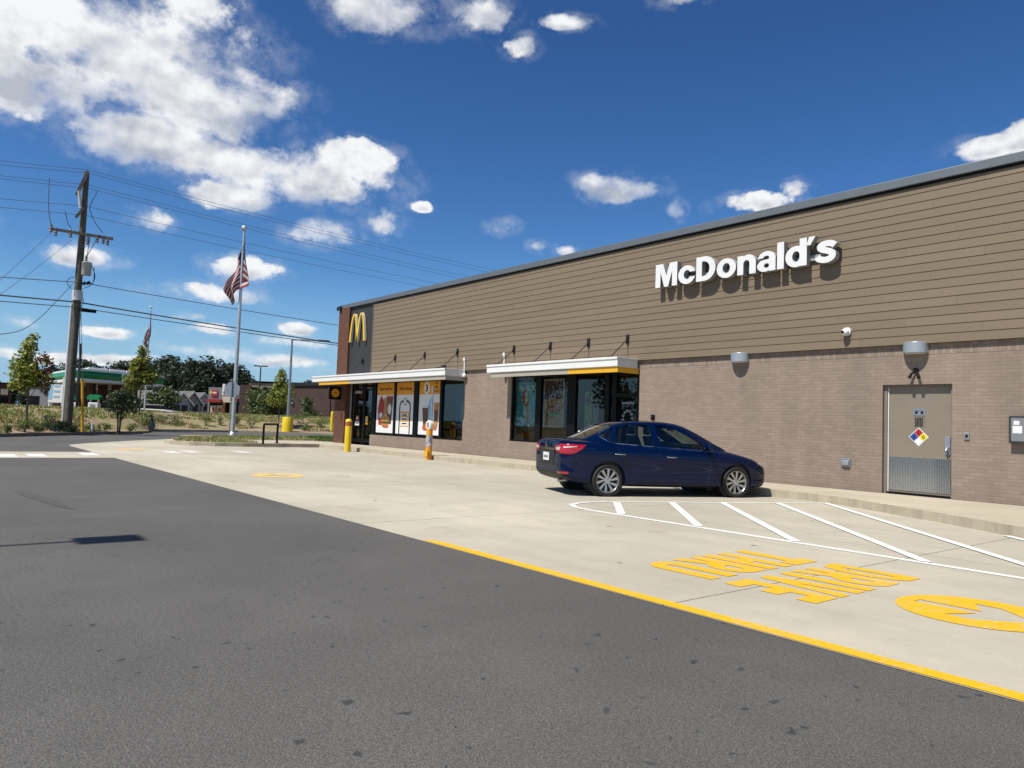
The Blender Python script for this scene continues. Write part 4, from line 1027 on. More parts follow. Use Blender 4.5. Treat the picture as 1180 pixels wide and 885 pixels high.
for s_ in (-1, 1): MB().tube([(-6.22, D-.04, 2.60), (-6.22+.06*s_, D-.07, 2.53), (-6.22+.09*s_, D-.10, 2.45)], [.012, .025, .035], 10).build('lamp_head', 'black', o, smooth=40)
o = thing('security_camera', (-7.56, D, 3.44), 'small white dome security camera on the siding', 'security camera')
MB().lathe([(.085, 0), (.09, .05), (.06, .075)], (-7.56, D-.135, 3.46), 'y', 20).build('base', 'white', o, smooth=40)
mb = MB(); prof = [(.004+.075*math.sin(math.pi*i/10), -.075*math.cos(math.pi*i/10)) for i in range(11)]
mb.lathe(prof, (-7.57, D-.17, 3.44), 'z', 18); mb.build('dome', 'white', o, smooth=60)
MB().lathe([(.03, 0), (.035, .02)], (-7.585, D-.255, 3.44), 'y', 14).build('lens', 'black', o)
o = thing('vent_cover', (-7.60, D, .62), 'small grey metal outlet cover low on the brick beside the car', 'outlet cover')
MB().box(-7.70, -7.50, D-.03, D-.002, .62, .80).build('plate', 'galv', o, bevel=.005); MB().box(-7.66, -7.52, D-.07, D-.031, .66, .76).build('hood', 'lampmetal', o, bevel=.012)
o = thing('door_bell', (-5.31, D, 1.29), 'small grey push-button box on the brick right of the service door', 'door bell')
MB().box(-5.36, -5.27, D-.025, D-.002, 1.28, 1.41).build('plate', 'galv', o, bevel=.004); MB().box(-5.335, -5.295, D-.035, D-.026, 1.32, 1.37).build('button', 'black', o)
bx, bz = wl(753, 481); MB_ = MB().box(bx-.05, bx+.05, D-.06, D-.002, bz-.07, bz+.07, 0).box(bx-.03, bx+.03, D-.068, D-.061, bz-.02, bz+.05, 1)
tag(MB_.build('card_reader', ['black', 'dark'], bevel=.006), 'small black box on the brick just right of the side window, behind the car', 'card reader')
o = thing('electrical_box', (-4.3, D, 1.24), 'grey wall cabinet with two white notes at the right edge of the photo', 'cabinet')
MB().box(-4.61, -3.95, D-.12, D-.002, 1.24, 1.73).build('case', 'darkgrey', o, bevel=.008); MB().box(-4.57, -3.99, D-.128, D-.121, 1.28, 1.69).build('lid', 'greypanel', o, bevel=.003)
MB().box(-4.545, -4.40, D-.131, D-.1285, 1.42, 1.55).box(-4.53, -4.44, D-.131, D-.1285, 1.57, 1.64).build('note', 'posterwhite', o)

# blade sign hanging from the awning end, facing along the front
bsx = wl(386, 454, D-.50)[0]; yc_ = D-.50
o = thing('blade_sign', (bsx, yc_, 2.1), 'square black sign with an orange disc hung beside the brick corner under the awning', 'sign')
MB().box(bsx-.04, bsx+.04, yc_-.29, yc_+.29, 2.10, 2.68).build('panel', 'black', o, bevel=.01)
mb = MB(); mb.prism([(yc_+a, 2.39+b) for a, b in circle((0, 0), .19, 28)], lambda a, b: (bsx+.041, a, b), (.006, 0, 0), 0)
put_text(mb, '10', .12, (bsx+.050, yc_, 2.33), (0, 1, 0), (0, 0, 1), 1); mb.build('disc', ['orange', 'brown'], o)
MB().tube([(bsx, yc_, 2.67), (bsx, yc_, 2.90)], .02, 8).build('hanger', 'dark', o)

# bollards and the wrapped post
def bollard(x, y, z, h, r, label, mt='yellow', grp='yellow bollards'):
    o = thing('bollard', (x, y, z), label, 'bollard', group=grp)
    MB().lathe([(r, 0), (r, h-.1), (r*.92, h-.045), (r*.6, h-.008), (.01, h)], (x, y, z), n=24).build('sleeve', mt, o, smooth=50)
    return o
o = bollard(-25.72, 12.95, 0, 1.25, .125, 'yellow bollard with a red sticker in front of the restaurant entrance')
mb = MB(); mb.lathe([(.1265, 0), (.1265, .16)], (-25.72, 12.95, .98), n=24); mb.build('sticker', 'tomato', o)
o = thing('wrapped_post', (-20.54, 13.26, 0), 'orange and white printed post sleeve with a thin grey mast beside the kerb', 'sign post')
MB().lathe([(.105, 0), (.105, .44)], (-20.54, 13.26, 0), n=24).build('lower_sleeve', 'orange', o, smooth=40)
MB().lathe([(.107, 0), (.107, .36)], (-20.54, 13.26, .44), n=24).build('printed_sleeve', mat('printed_wrap', (.42, .40, .42, 1), .5, var=.95, scale=11), o, smooth=40)
MB().lathe([(.105, 0), (.105, .22)], (-20.54, 13.26, .80), n=24).build('upper_sleeve', 'orange', o, smooth=40)
mb = MB(); mb.prism(circle((-20.54, 1.14), .16, 24), W2(13.19), (0, .13, 0)); mb.build('round_head', 'offwhite', o, bevel=.02)
mb = MB(); put_text(mb, 'B', .15, (-20.54, 13.187, 1.07), (1, 0, 0), (0, 0, 1)); mb.build('mark', 'dark', o)
MB().tube([(-20.49, 13.28, 1.2), (-20.49, 13.28, 2.42)], .03, 10).build('mast', 'galv', o, smooth=40)
MB().box(-20.64, -20.44, 13.14, 13.185, .12, .30).build('label_plate', 'yellowband', o)

# ------------------------------------------------------------------ the blue saloon car
def eval_mesh(o):
    bpy.context.view_layer.update()
    return bpy.data.meshes.new_from_object(o.evaluated_get(bpy.context.evaluated_depsgraph_get()))
def apply_mods(o):
    me = eval_mesh(o); o.modifiers.clear(); o.data = me; return o
def boolean(o, cutters, op='DIFFERENCE'):
    for c in cutters:
        b = o.modifiers.new('b', 'BOOLEAN'); b.operation = op; b.object = c; b.solver = 'EXACT'
    apply_mods(o)
def loft(secs, name, m, level=2):
    "closed loft through half sections (first and last point on the centre plane)"
    mb = MB(); n = len(secs[0][1]); ring = []
    for X, half in secs:
        full = [(X, -y, z) for y, z in half] + [(X, y, z) for y, z in reversed(half[1:-1])]
        ring.append(full)
    k = len(ring[0]); vs = [v for r in ring for v in r]; fs = []
    for i in range(len(ring)-1):
        for j in range(k): fs.append((i*k+j, i*k+(j+1) % k, (i+1)*k+(j+1) % k, (i+1)*k+j))
    fs += [tuple(range(k)), tuple(reversed(range((len(ring)-1)*k, len(ring)*k)))]
    o = mb.add(vs, fs).build(name, m)
    if level:
        s = o.modifiers.new('s', 'SUBSURF'); s.levels = s.render_levels = level
        apply_mods(o)
    return o
ip = lambda x, xs, ys: float(np.interp(x, xs, ys))
CX, CY, CA = -9.62, 11.46, math.atan2(2.55, 1.03)
car = thing('blue_car', (CX, CY, 0), 'dark blue four-door saloon car parked nose-in against the kerb', 'car', rz=CA)
def adopt(o, name, mats, parent, smooth=35):
    o.name = name; o.data.name = name; o.data.materials.clear()
    for m_ in (mats if isinstance(mats, (list, tuple)) else [mats]): o.data.materials.append(M[m_])
    if smooth is not None:
        o.data.polygons.foreach_set('use_smooth', [True]*len(o.data.polygons)); o.data.set_sharp_from_angle(angle=R(smooth))
    o.parent = parent; return o
XW = [-2.22, -2.17, -2.05, -1.8, -1.35, -.8, 0, .8, 1.3, 1.65, 1.9, 2.05, 2.17, 2.25]
WW = [.66, .77, .845, .880, .892, .890, .888, .886, .884, .862, .815, .745, .62, .46]
XT = [-2.22, -2.17, -2.08, -1.75, -1.5, -.9, .3, .8, 1.0, 1.3, 1.65, 1.9, 2.05, 2.17, 2.25]
ZTOP = [.955, 1.015, 1.03, 1.03, 1.0, .93, .92, .94, .945, .885, .81, .735, .675, .60, .52]
XS_ = [-2.22, -2.12, -1.75, -1.4, 0, .9, 1.3, 1.65, 1.9, 2.05, 2.17, 2.25]
ZSH = [.88, .945, .965, .955, .905, .875, .825, .755, .68, .62, .545, .47]
XBt = [-2.22, -2.12, -1.95, -1.7, 0, 1.7, 2.0, 2.15, 2.25]
ZBT = [.40, .29, .23, .19, .17, .17, .18, .20, .26]
secs = []
for X in (-2.22, -2.19, -2.14, -2.05, -1.92, -1.7, -1.35, -.9, -.4, .1, .6, .95, 1.2, 1.45, 1.7, 1.88, 2.02, 2.12, 2.19, 2.25):
    w = ip(X, XW, WW); zt = ip(X, XT, ZTOP); zs_ = ip(X, XS_, ZSH); zb = ip(X, XBt, ZBT)
    h = zs_-zb
    half = [(0, zb), (w*.80, zb), (w*.955, zb+.03), (w*.985, zb+.12), (w*.972, zb+h*.36), (w*.995, zb+h*.60), (w*1.0, zb+h*.80), (w*.985, zb+h*.90), (w*.945, zs_), (w*.86, zs_+(zt-zs_)*.55), (w*.55, zt-.006), (0, zt+.008)]
    secs.append((X, half))
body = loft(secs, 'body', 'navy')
cut = []
WR, WX, WY = .295, (-1.35, 1.35), .775
for X in WX:
    for s_ in (-1, 1):
        cut.append(MB().lathe([(WR+.055, 0), (WR+.055, .60)], (X, (.50 if s_ > 0 else -1.10), WR+.012), 'y', 48).build('cut', 'black'))
boolean(body, cut)
for c in cut: bpy.data.objects.remove(c)
adopt(body, 'body', 'navy', car)
BV = BVHTree.FromPolygons([v.co for v in body.data.vertices], [tuple(p.vertices) for p in body.data.polygons])
for X in WX:
    for s_ in (-1, 1):
        MB().lathe([(WR+.054, .499*s_), (WR+.054, .80*s_)], (X, 0, WR+.012), 'y', 40).build('wheel_well', 'blackplastic', car, local=True, smooth=40)

# greenhouse
GX = [-1.86, -1.77, -1.62, -1.38, -1.12, -.95, -.75, -.4, 0, .22, .38, .65, .95, 1.20, 1.30]
def gsec(X, d=0.0):
    zr = ip(X, [-1.86, -1.76, -1.10, -.92, -.6, -.25, .05, .25, .42, 1.20, 1.30], [.97, 1.02, 1.325, 1.382, 1.412, 1.42, 1.412, 1.388, 1.340, .955, .90]) - d
    yb = ip(X, [-2.0, -1.75, -1.3, -.6, .1, .6, 1.0, 1.18], [.66, .74, .80, .822, .825, .812, .765, .70]) - d
    yr = ip(X, [-2.0, -1.75, -1.15, -.5, .1, .35, .7, 1.18], [.62, .60, .555, .565, .572, .575, .62, .67]) - d
    zr = max(zr, .80); zb = .80
    zk = max(zb+.01, zr-.05); 
    return [(0, zb), (yb*.9, zb), (yb, zb+.03), (yb+(yr-yb)*.5, zb+.03+(zk-zb-.03)*.5), (yr+.012, zk-.012), (yr-.05, max(zr-.018, zb+.012)), (yr*.55, max(zr-.004, zb+.014)), (0, max(zr+.006, zb+.016))]
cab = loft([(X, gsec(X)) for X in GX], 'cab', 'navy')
shell_in = loft([(X, gsec(X, .030)) for X in GX], 'shell_in', 'black')
glass_out = loft([(X, gsec(X, .008)) for X in GX], 'g1', 'carglass')
glass_in = loft([(X, gsec(X, .012)) for X in GX], 'g2', 'carglass')
# hollow roof shell
for v in shell_in.data.vertices: v.co.z -= (.0 if v.co.z > .85 else .12)
boolean(cab, [shell_in])
boolean(glass_out, [glass_in])
side_polys = {
 'quarter': [(-1.42, 1.105), (-1.345, 1.155), (-1.15, 1.245), (-1.225, .998), (-1.30, 1.03)],
 'rear': [(-1.075, 1.262), (-.85, 1.318), (-.60, 1.332), (-.415, 1.335), (-.365, .945), (-1.165, .985)],
 'front': [(-.285, 1.335), (-.05, 1.318), (.14, 1.275), (.40, 1.155), (.60, 1.035), (.675, .975), (.68, .895), (-.235, .930)]}
cutters = []; 
for k, pl in side_polys.items():
    cutters.append((k, MB().prism(pl, lambda a, b: (a, -1.2, b), (0, 2.4, 0)).build('c_'+k, 'black')))
def slant(p0, p1, w0, w1):
    "cutter across the screen from lower point p0 to upper point p1 (x,z), half widths w0,w1"
    p0 = Vector((p0[0], 0, p0[1])); p1 = Vector((p1[0], 0, p1[1])); d = (p1-p0).normalized(); nn = Vector((d.z, 0, -d.x))
    q = [p0+Vector((0, -w0, 0)), p0+Vector((0, w0, 0)), p1+Vector((0, w1, 0)), p1+Vector((0, -w1, 0))]
    vs = [v-nn*.13 for v in q]+[v+nn*.13 for v in q]
    return MB().add(vs, [(0,3,2,1),(4,5,6,7),(0,1,5,4),(1,2,6,5),(2,3,7,6),(3,0,4,7)]).build('c', 'black')
cutters.append(('windscreen', slant((1.13, .985), (.46, 1.325), .66, .53)))
cutters.append(('rear_window', slant((-1.70, 1.055), (-1.13, 1.31), .56, .49)))
boolean(cab, [c for _, c in cutters])
adopt(cab, 'roof', 'navy', car, 30)
gname = {'quarter': 'quarter_window', 'rear': 'door_window', 'front': 'door_window', 'windscreen': 'windscreen', 'rear_window': 'rear_window'}
for k, c in cutters:
    g = bpy.data.objects.new('pane', glass_out.data.copy()); COL.objects.link(g)
    boolean(g, [c], 'INTERSECT')
    if k in side_polys:                       # one pane per side
        for s_ in (-1, 1):
            bm = bmesh.new(); bm.from_mesh(g.data)
            bmesh.ops.delete(bm, geom=[v for v in bm.verts if v.co.y*s_ < 0], context='VERTS')
            me = bpy.data.meshes.new(gname[k]); bm.to_mesh(me); bm.free()
            o = bpy.data.objects.new(gname[k], me); COL.objects.link(o); adopt(o, gname[k], 'carglass', car, 40)
        bpy.data.objects.remove(g)
    else: adopt(g, gname[k], 'carglass', car, 40)
CB = BVHTree.FromPolygons([v.co for v in glass_out.data.vertices], [tuple(p.vertices) for p in glass_out.data.polygons])
for o in [glass_out, glass_in, shell_in] + [c for _, c in cutters]: bpy.data.objects.remove(o)

def hit(p, d, bv=None, off=.003):
    r = (bv or BV).ray_cast(Vector(p), Vector(d))
    if r[0] is None: return None
    nn = r[1] if r[1].dot(Vector(d)) < 0 else -r[1]
    return r[0] + nn*off
def decal(name, poly2, org, ud, vd, dirv, m, parent=car, off=.004, grid=.05, thick=.0, bv=None):
    "patch of body skin: polygon in (u,v) on a projection plane pushed along dirv"
    org, ud, vd = Vector(org), Vector(ud), Vector(vd); pts = []
    n = len(poly2)
    for i in range(n):
        a, b = Vector(poly2[i]), Vector(poly2[(i+1) % n]); k = max(1, int((b-a).length/(grid*.7)))
        pts += [a+(b-a)*j/k for j in range(k)]
    ne = len(pts); P = [tuple(p) for p in pts]
    x0, x1 = min(p[0] for p in P), max(p[0] for p in P); y0, y1 = min(p[1] for p in P), max(p[1] for p in P)
    x = x0+grid*.5
    while x < x1:
        y = y0+grid*.5
        while y < y1:
            if in_poly((x, y), P): pts.append(Vector((x, y)))
            y += grid
        x += grid
    res = delaunay_2d_cdt(pts, [(i, (i+1) % ne) for i in range(ne)], [], 0, 1e-5)
    vs = []; ok = []
    for v in res[0]:
        h = hit(org+ud*v.x+vd*v.y, dirv, bv, off); ok.append(h is not None); vs.append(h or Vector((0, 0, 0)))
    fs = [f for f in res[2] if all(ok[i] for i in f) and in_poly((sum(res[0][i].x for i in f)/3, sum(res[0][i].y for i in f)/3), P)]
    return MB().add(vs, fs).build(name, m, parent, local=True, smooth=50, fix=False)
def side(name, poly, m, s_, **k): return decal(name, poly, (0, 3*s_, 0), (1, 0, 0), (0, 0, 1), (0, -s_, 0), m, **k)
def seam(pts, r=.0035, s_=-1, bv=None, m='blackplastic', mb=None, off=-.001):
    P = []
    for i in range(len(pts)-1):
        a, b = Vector(pts[i]), Vector(pts[i+1]); k = max(2, int((b-a).length/.05))
        for j in range(k + (1 if i == len(pts)-2 else 0)):
            q = a+(b-a)*j/k; h = hit((q.x, 3*s_, q.y), (0, -s_, 0), bv, off)
            if h: P.append(h)
    if len(P) > 1: mb.tube(P, r, 6)
for s_ in (-1, 1):
    def one(nm, mt, pts, **k):
        mb = MB(); seam(pts, s_=s_, mb=mb, **k); mb.build(nm, mt, car, local=True, smooth=60)
    one('door_seam', 'blackplastic', [(.78, .895), (.80, .70), (.77, .42), (.70, .25), (.4, .235), (-.30, .235), (-.33, .6), (-.31, .925)])
    one('door_seam', 'blackplastic', [(-.33, .235), (-.80, .235), (-.93, .40), (-1.02, .62), (-1.10, .80), (-1.19, .955)])
    one('wing_seam', 'blackplastic', [(1.90, .68), (1.85, .60), (1.76, .58)]); one('bumper_seam', 'blackplastic', [(-1.78, .60), (-1.98, .62), (-2.1, .66)])
    mb = MB()
    # bright strip along the window base and round the quarter pane
    strip_ = [(.68, .882), (-.25, .915), (-.36, .928), (-1.17, .968), (-1.24, .982), (-1.32, 1.02), (-1.44, 1.10), (-1.38, 1.155), (-1.17, 1.255)]
    seam(strip_, .010, s_, CB, mb=mb, off=.006); mb.build('window_trim', 'chrome', car, local=True, smooth=60)
    one('window_pillar', 'blackplastic', [(-.325, .935), (-.355, 1.33)], r=.035, bv=CB, off=-.025)
    one('window_pillar', 'blackplastic', [(-1.175, .99), (-1.09, 1.26)], r=.022, bv=CB, off=-.012)
    for X, z in ((-1.03, .775), (.02, .742)):
        h = hit((X, 3*s_, z), (0, -s_, 0)); h2 = hit((X-.2, 3*s_, z+.006), (0, -s_, 0))
        o_ = Vector((0, s_*.028, 0)); MB().tube([h2, h2+o_, h+o_, h], .012, 8).build('door_handle', 'chrome', car, local=True, smooth=60)
    side('sill_trim', [(.95, .215), (.95, .185), (-.95, .185), (-.95, .215)], 'blackplastic', s_, off=.006)
    # mirror
    mb = MB(); c = Vector((.66, s_*.955, .955)); prof = [(.001, -.09), (.05, -.085), (.078, -.05), (.085, 0), (.07, .05), (.03, .085), (.001, .09)]
    vs0 = len(mb.v); mb.lathe(prof, (0, 0, 0), 'y', 16)
    mb.v = [(c.x+v[0]*.65+.01, c.y+v[1]*1.15, c.z+v[2]*.9) for v in mb.v]
    mo = mb.build('door_mirror', 'navy', car, local=True, smooth=60)
    MB().tube([(.69, s_*.80, .92), (.68, s_*.90, .93)], .03, 8).build('mirror_arm', 'blackplastic', mo, local=True, smooth=50)
    # lamps
    k = math.radians(28); ud = Vector((math.sin(k), -s_*math.cos(k)*-1, 0))
    side('tail_light', [(-2.20, .93), (-2.18, .76), (-2.08, .75), (-1.99, .775), (-1.86, .85), (-1.80, .905), (-1.78, .925), (-2.0, .932)], 'taillight', s_, off=.006, grid=.03)
    decal('tail_light', [(s_*.815, .92), (s_*.42, .90), (s_*.40, .84), (s_*.50, .775), (s_*.80, .76)], (-4, 0, 0), (0, 1, 0), (0, 0, 1), (1, 0, 0), 'taillight', off=.006, grid=.03)
    decal('reversing_light', [(s_*.66, .875), (s_*.47, .865), (s_*.48, .82), (s_*.64, .815)], (-4, 0, 0), (0, 1, 0), (0, 0, 1), (1, 0, 0), 'lampclear', off=.010, grid=.03)
    side('tail_light_strip', [(-2.17, .885), (-2.17, .86), (-1.95, .888), (-1.95, .897)], 'lampclear', s_, off=.009, grid=.03)
    decal('rear_reflector', [(s_*.80, .44), (s_*.56, .43), (s_*.56, .40), (s_*.80, .40)], (-4, 0, 0), (0, 1, 0), (0, 0, 1), (1, 0, 0), 'taillight', off=.014, grid=.03)
    side('headlight', [(2.16, .60), (2.12, .665), (1.98, .705), (1.80, .742), (1.74, .742), (1.86, .665), (2.02, .60)], 'lampclear', s_, off=.005, grid=.03)
    side('marker_light', [(1.84, .728), (1.76, .737), (1.86, .672), (1.93, .672)], 'amber', s_, off=.009, grid=.03)
    side('fog_recess', [(2.14, .36), (2.02, .40), (1.98, .30), (2.10, .27)], 'blackplastic', s_, off=.005, grid=.03)
# rear end
B4 = ((-4, 0, 0), (0, 1, 0), (0, 0, 1), (1, 0, 0))
decal('rear_bumper_trim', [(-.70, .40), (.70, .40), (.66, .30), (.5, .285), (-.5, .285), (-.66, .30)], *B4, 'blackplastic', off=.006)
decal('plate_recess', [(-.40, .80), (.40, .80), (.36, .56), (-.36, .56)], *B4, 'blackplastic', off=.006)
decal('chrome_strip', [(-.40, .85), (.40, .85), (.40, .805), (-.40, .805)], *B4, 'chrome', off=.010)
decal('boot_seam', [(-.60, .548), (.60, .548), (.60, .540), (-.60, .540)], *B4, 'blackplastic', off=.004)
h = hit((-4, 0, .68), (1, 0, 0))
MB().box(h.x-.022, h.x-.008, -.153, .153, .605, .755).build('number_plate', 'posterwhite', car, bevel=.004, local=True)
MB().box(h.x-.0245, h.x-.0225, -.11, .11, .655, .70).build('plate_marking', 'greypanel', car, local=True)
MB().lathe([(.045, -.02), (.045, .01)], (h.x-.008, 0, .90), 'x', 16).build('badge', 'chrome', car, local=True)
MB().tube([(-2.18, -.5, .27), (-1.9, -.5, .27)], .032, 12).build('exhaust_pipe', 'steel', car, local=True, smooth=40)
MB().lathe([(.02, 0), (.012, .05)], (-1.5, 0, 1.18), 'z', 8).build('aerial', 'blackplastic', car, local=True)
decal('grille', [(-.55, .52), (.55, .52), (.42, .30), (-.42, .30)], (4, 0, 0), (0, 1, 0), (0, 0, 1), (-1, 0, 0), 'blackplastic', off=.006)
# wheels
def wheel(X, s_):
    y = WY*s_; c = (X, y, WR)
    ty = MB().lathe([(.21, -.09), (.232, -.100), (.272, -.102), (.288, -.09), (WR, -.07), (WR, .07), (.288, .09), (.272, .102), (.232, .100), (.21, .09)], c, 'y', 48, close=True).build('wheel', 'rubber', car, local=True, smooth=35)
    o_ = .083*s_
    MB().lathe([(.200, o_-.01*s_), (.215, o_+.012*s_), (.228, o_+.012*s_), (.228, o_-.03*s_), (.200, -.06*s_)], c, 'y', 48, close=True).build('rim', 'alloy', ty, local=True, smooth=35)
    MB().lathe([(.001, o_-.075*s_), (.21, o_-.075*s_), (.21, o_-.08*s_)], c, 'y', 32).build('brake_disc', 'blackplastic', ty, local=True)
    mb = MB()
    for k in range(5):
        for dk in (-.2, .2):
            a = 2*math.pi*k/5+dk+.3; a2 = a + dk*.55 + .22
            p0 = Vector((X+.05*math.cos(a), y+o_-.012*s_, WR+.05*math.sin(a))); p1 = Vector((X+.21*math.cos(a2), y+o_-.004*s_, WR+.21*math.sin(a2)))
            d = (p1-p0).normalized(); nn = Vector((-d.z, 0, d.x)); dep = Vector((0, -.03*s_, 0))
            q = [p0-nn*.013, p0+nn*.013, p1+nn*.026, p1-nn*.026]
            mb.add(q+[v+dep for v in q], [(0,1,2,3),(7,6,5,4),(0,4,5,1),(1,5,6,2),(2,6,7,3),(3,7,4,0)])
    mb.lathe([(.001, o_+.004*s_), (.05, o_), (.062, o_-.03*s_)], c, 'y', 20)
    mb.build('spokes', 'alloy', ty, local=True)
    return ty
for X in WX:
    for s_ in (-1, 1): wheel(X, s_)
# cabin fittings
MB().box(-1.9, 1.0, -.68, .68, .80, .885).build('cabin_floor', 'seat', car, local=True)
def seat(x, y, w):
    mb = MB(); mb.prism([(x, .80), (x-.14, 1.13), (x-.22, 1.12), (x-.12, .80)], lambda a, b: (a, y-w/2, b), (0, w, 0))
    o = mb.build('seat', 'seat', car, bevel=.04, local=True)
    for yy in ([y] if w < .7 else [y-.35, y+.35]):
        MB().box(x-.27, x-.17, yy-.12, yy+.12, 1.14, 1.30).build('headrest', 'seat', o, bevel=.05, local=True)
seat(-.10, -.36, .48); seat(-.10, .36, .48); seat(-.95, 0, 1.25)
MB().prism([(.55, .80), (.50, .95), (.62, 1.0), (1.05, .955), (1.05, .80)], lambda a, b: (a, -.66, b), (0, 1.32, 0)).build('dashboard', 'blackplastic', car, bevel=.02, local=True)
mb = MB(); cst = Vector((.40, .36, 1.0)); ax = Vector((-.85, 0, .5)).normalized(); e1 = Vector((0, 1, 0)); e2 = ax.cross(e1)
mb.tube([cst+(e1*math.cos(2*math.pi*i/24)+e2*math.sin(2*math.pi*i/24))*.18 for i in range(25)], .015, 8, cap=False); mb.tube([cst, cst-ax*.2], .03, 8); mb.tube([cst-e1*.18, cst+e1*.18], .02, 6)
mb.build('steering_wheel', 'blackplastic', car, local=True, smooth=50)
MB().box(.36, .40, -.11, .11, 1.24, 1.30).build('rear_view_mirror', 'blackplastic', car, bevel=.01, local=True)

# ------------------------------------------------------------------ beyond the lot
def gat(px, py, d, dz=0.0):
    "ground point below the direction (px,py) at distance d"
    p = at(px, py, d); p.z = ground_z(p.x, p.y)+dz; return p
# flagpoles and flags
def flagpole(px_b, py_b, d, px_t, py_t, r, label, flag_label, fh, fw, seed, z0=None, fold=1.0, right=.35, wide=1.0):
    b = at(px_b, py_b, d); top = at(px_t, py_t, d).z
    b.z = ground_z(b.x, b.y) if z0 is None else z0
    h = top-b.z; o = thing('flagpole', b, label, 'flagpole')
    MB().tube([b, b+Vector((0, 0, h*.5)), b+Vector((0, 0, h))], [r, r*.85, r*.5], 14).build('shaft', 'alu', o, smooth=50)
    MB().lathe([(r*2.1, 0), (r*2.1, .10), (r*1.2, .22), (r*1.02, .25)], b, n=16).build('base_collar', 'alu', o, smooth=40)
    mb = MB(); rr = r*1.35; mb.lathe([(rr*math.sin(math.pi*i/8)+.002, h+.04+rr-rr*math.cos(math.pi*i/8)) for i in range(9)], b, n=14); mb.build('finial', 'alu', o, smooth=60)
    # flag cloth hanging in folds
    rt = Vector((RT.x, RT.y, 0)).normalized(); bk = Vector((-F_.x, -F_.y, 0)).normalized()
    f = thing('flag', b+Vector((0, 0, h-fh-.3)), flag_label, 'flag')
    nu, nv = 60, 52; vs = []; fs = []; ms = []; rnd = random.Random(seed)
    ph = rnd.uniform(0, 6)
    for i in range(nu+1):
        u = i/nu
        for j in range(nv+1):
            v = j/nv
            drop = fw*.80*u**1.05*(1-.28*v*fold)
            z = h-.25 - v*fh*(1-.30*u) - drop*(.9)
            lat = (right*math.sin(math.pi*min(1, u*2.3))*(.15+v) - .95*u**1.3*(.35+.65*(1-v*.5)))*wide*min(1, 2.9/fw)
            dep = .16*math.sin(6.5*u+3.2*v+ph)*min(1, u*3) + .10*math.sin(13*u-4*v+ph*2)*min(1, u*2)
            lat += .06*math.sin(9*u+5*v+ph)*min(1, u*3)
            vs.append(b+Vector((0, 0, z)) + rt*(lat+r*.9*(1 if u < .02 else 1)) + bk*(dep+.06))
    for i in range(nu):
        for j in range(nv):
            a = i*(nv+1)+j; fs.append((a, a+nv+1, a+nv+2, a+1))
            u, v = (i+.5)/nu, (j+.5)/nv; st = int(v*13)
            if u < .4 and v < 7/13:
                ms.append(1 if (i % 4 == 1 and j % 5 == 2) else 2)
            else: ms.append(0 if st % 2 == 0 else 1)
    mb = MB(); mb.v = [tuple(v) for v in vs]; mb.f = fs; mb.m = ms
    c = mb.build('cloth', ['flagred', 'flagwhite', 'flagblue'], f, smooth=80, fix=False)
    sd_ = c.modifiers.new('s', 'SOLIDIFY'); sd_.thickness = .012
    return b, h
flagpole(267.4, 507, 39.1, 280, 267, .105, 'tall satin metal flagpole on the grassy island', 'striped flag hanging limp on the taller, nearer flagpole', 2.2, 3.7, 3, z0=.15, wide=1.15)
flagpole(166.3, 474, 75, 174, 356, .085, 'distant flagpole behind the young yellow-green tree', 'striped flag drooping on the distant flagpole beside the fuel canopy', 2.0, 4.2, 9, fold=.3, right=.2, wide=.75)

# stop sign seen from behind
b = at(263.6, 507, 38.6); b.z = .15
o = thing('stop_sign', b, 'grey back of an octagonal stop sign standing just left of the flagpole', 'road sign')
rt = Vector((RT.x, RT.y, 0)).normalized(); bk = Vector((-F_.x, -F_.y, 0)).normalized()
MB().tube([b, b+Vector((0, 0, 2.72))], .032, 8).build('post', 'galv', o)
c = b+Vector((0, 0, 2.32))-bk*.045
MB().prism([(.40*math.cos(R(22.5+45*i)), .40*math.sin(R(22.5+45*i))) for i in range(8)], lambda a, q: c+rt*a+Vector((0, 0, q)), -bk*.006).build('plate', 'galv', o)

# bicycle hoop
p0 = gz(303, 511.5, .15); p1 = gz(319, 510.6, .15)
o = thing('bike_rack', p0, 'black square hoop bicycle rack on the paved end of the island', 'bike rack')
zz = .92
MB().tube([p0, Vector((p0.x, p0.y, zz-.04)), Vector((p0.x*.97+p1.x*.03, p0.y*.97+p1.y*.03, zz)), Vector((p1.x*.97+p0.x*.03, p1.y*.97+p0.y*.03, zz)), Vector((p1.x, p1.y, zz-.04)), p1], .045, 8).build('hoop', 'black', o)
for q_ in (p0, p1): MB().lathe([(.10, .0), (.10, .015)], q_, n=14).build('foot_plate', 'black', o)

# lamp post with yellow base, far bollard
b = gat(331, 497, 57.6)
o = thing('street_lamp', b, 'grey lamp post with a long arm, set in a round yellow concrete base', 'street lamp')
MB().lathe([(.40, -.1), (.40, 1.02), (.36, 1.10), (.10, 1.10)], b, n=28).build('base', 'yellow', o, smooth=40)
tp = at(338, 391, 57.6); hp = at(372, 393, 57.6); h2 = at(380, 394.5, 57.6)
MB().tube([b+Vector((0, 0, 1.0)), Vector((b.x, b.y, tp.z))], [.11, .075], 12).build('pole', 'galv', o, smooth=50)
MB().tube([Vector((b.x, b.y, tp.z-.05)), Vector((b.x, b.y, tp.z))+(hp-tp)*.3, Vector((b.x, b.y, tp.z))+(hp-tp)], .05, 8).build('arm', 'galv', o)
e = Vector((b.x, b.y, tp.z))+(hp-tp); u = (h2-hp); u.z = 0; u.normalize(); nn = Vector((-u.y, u.x, 0))
MB().obox(e-nn*.17-u*.25-Vector((0, 0, .06)), u, nn, .85, .34, .13).build('lamp_head', 'dark', o, bevel=.03)
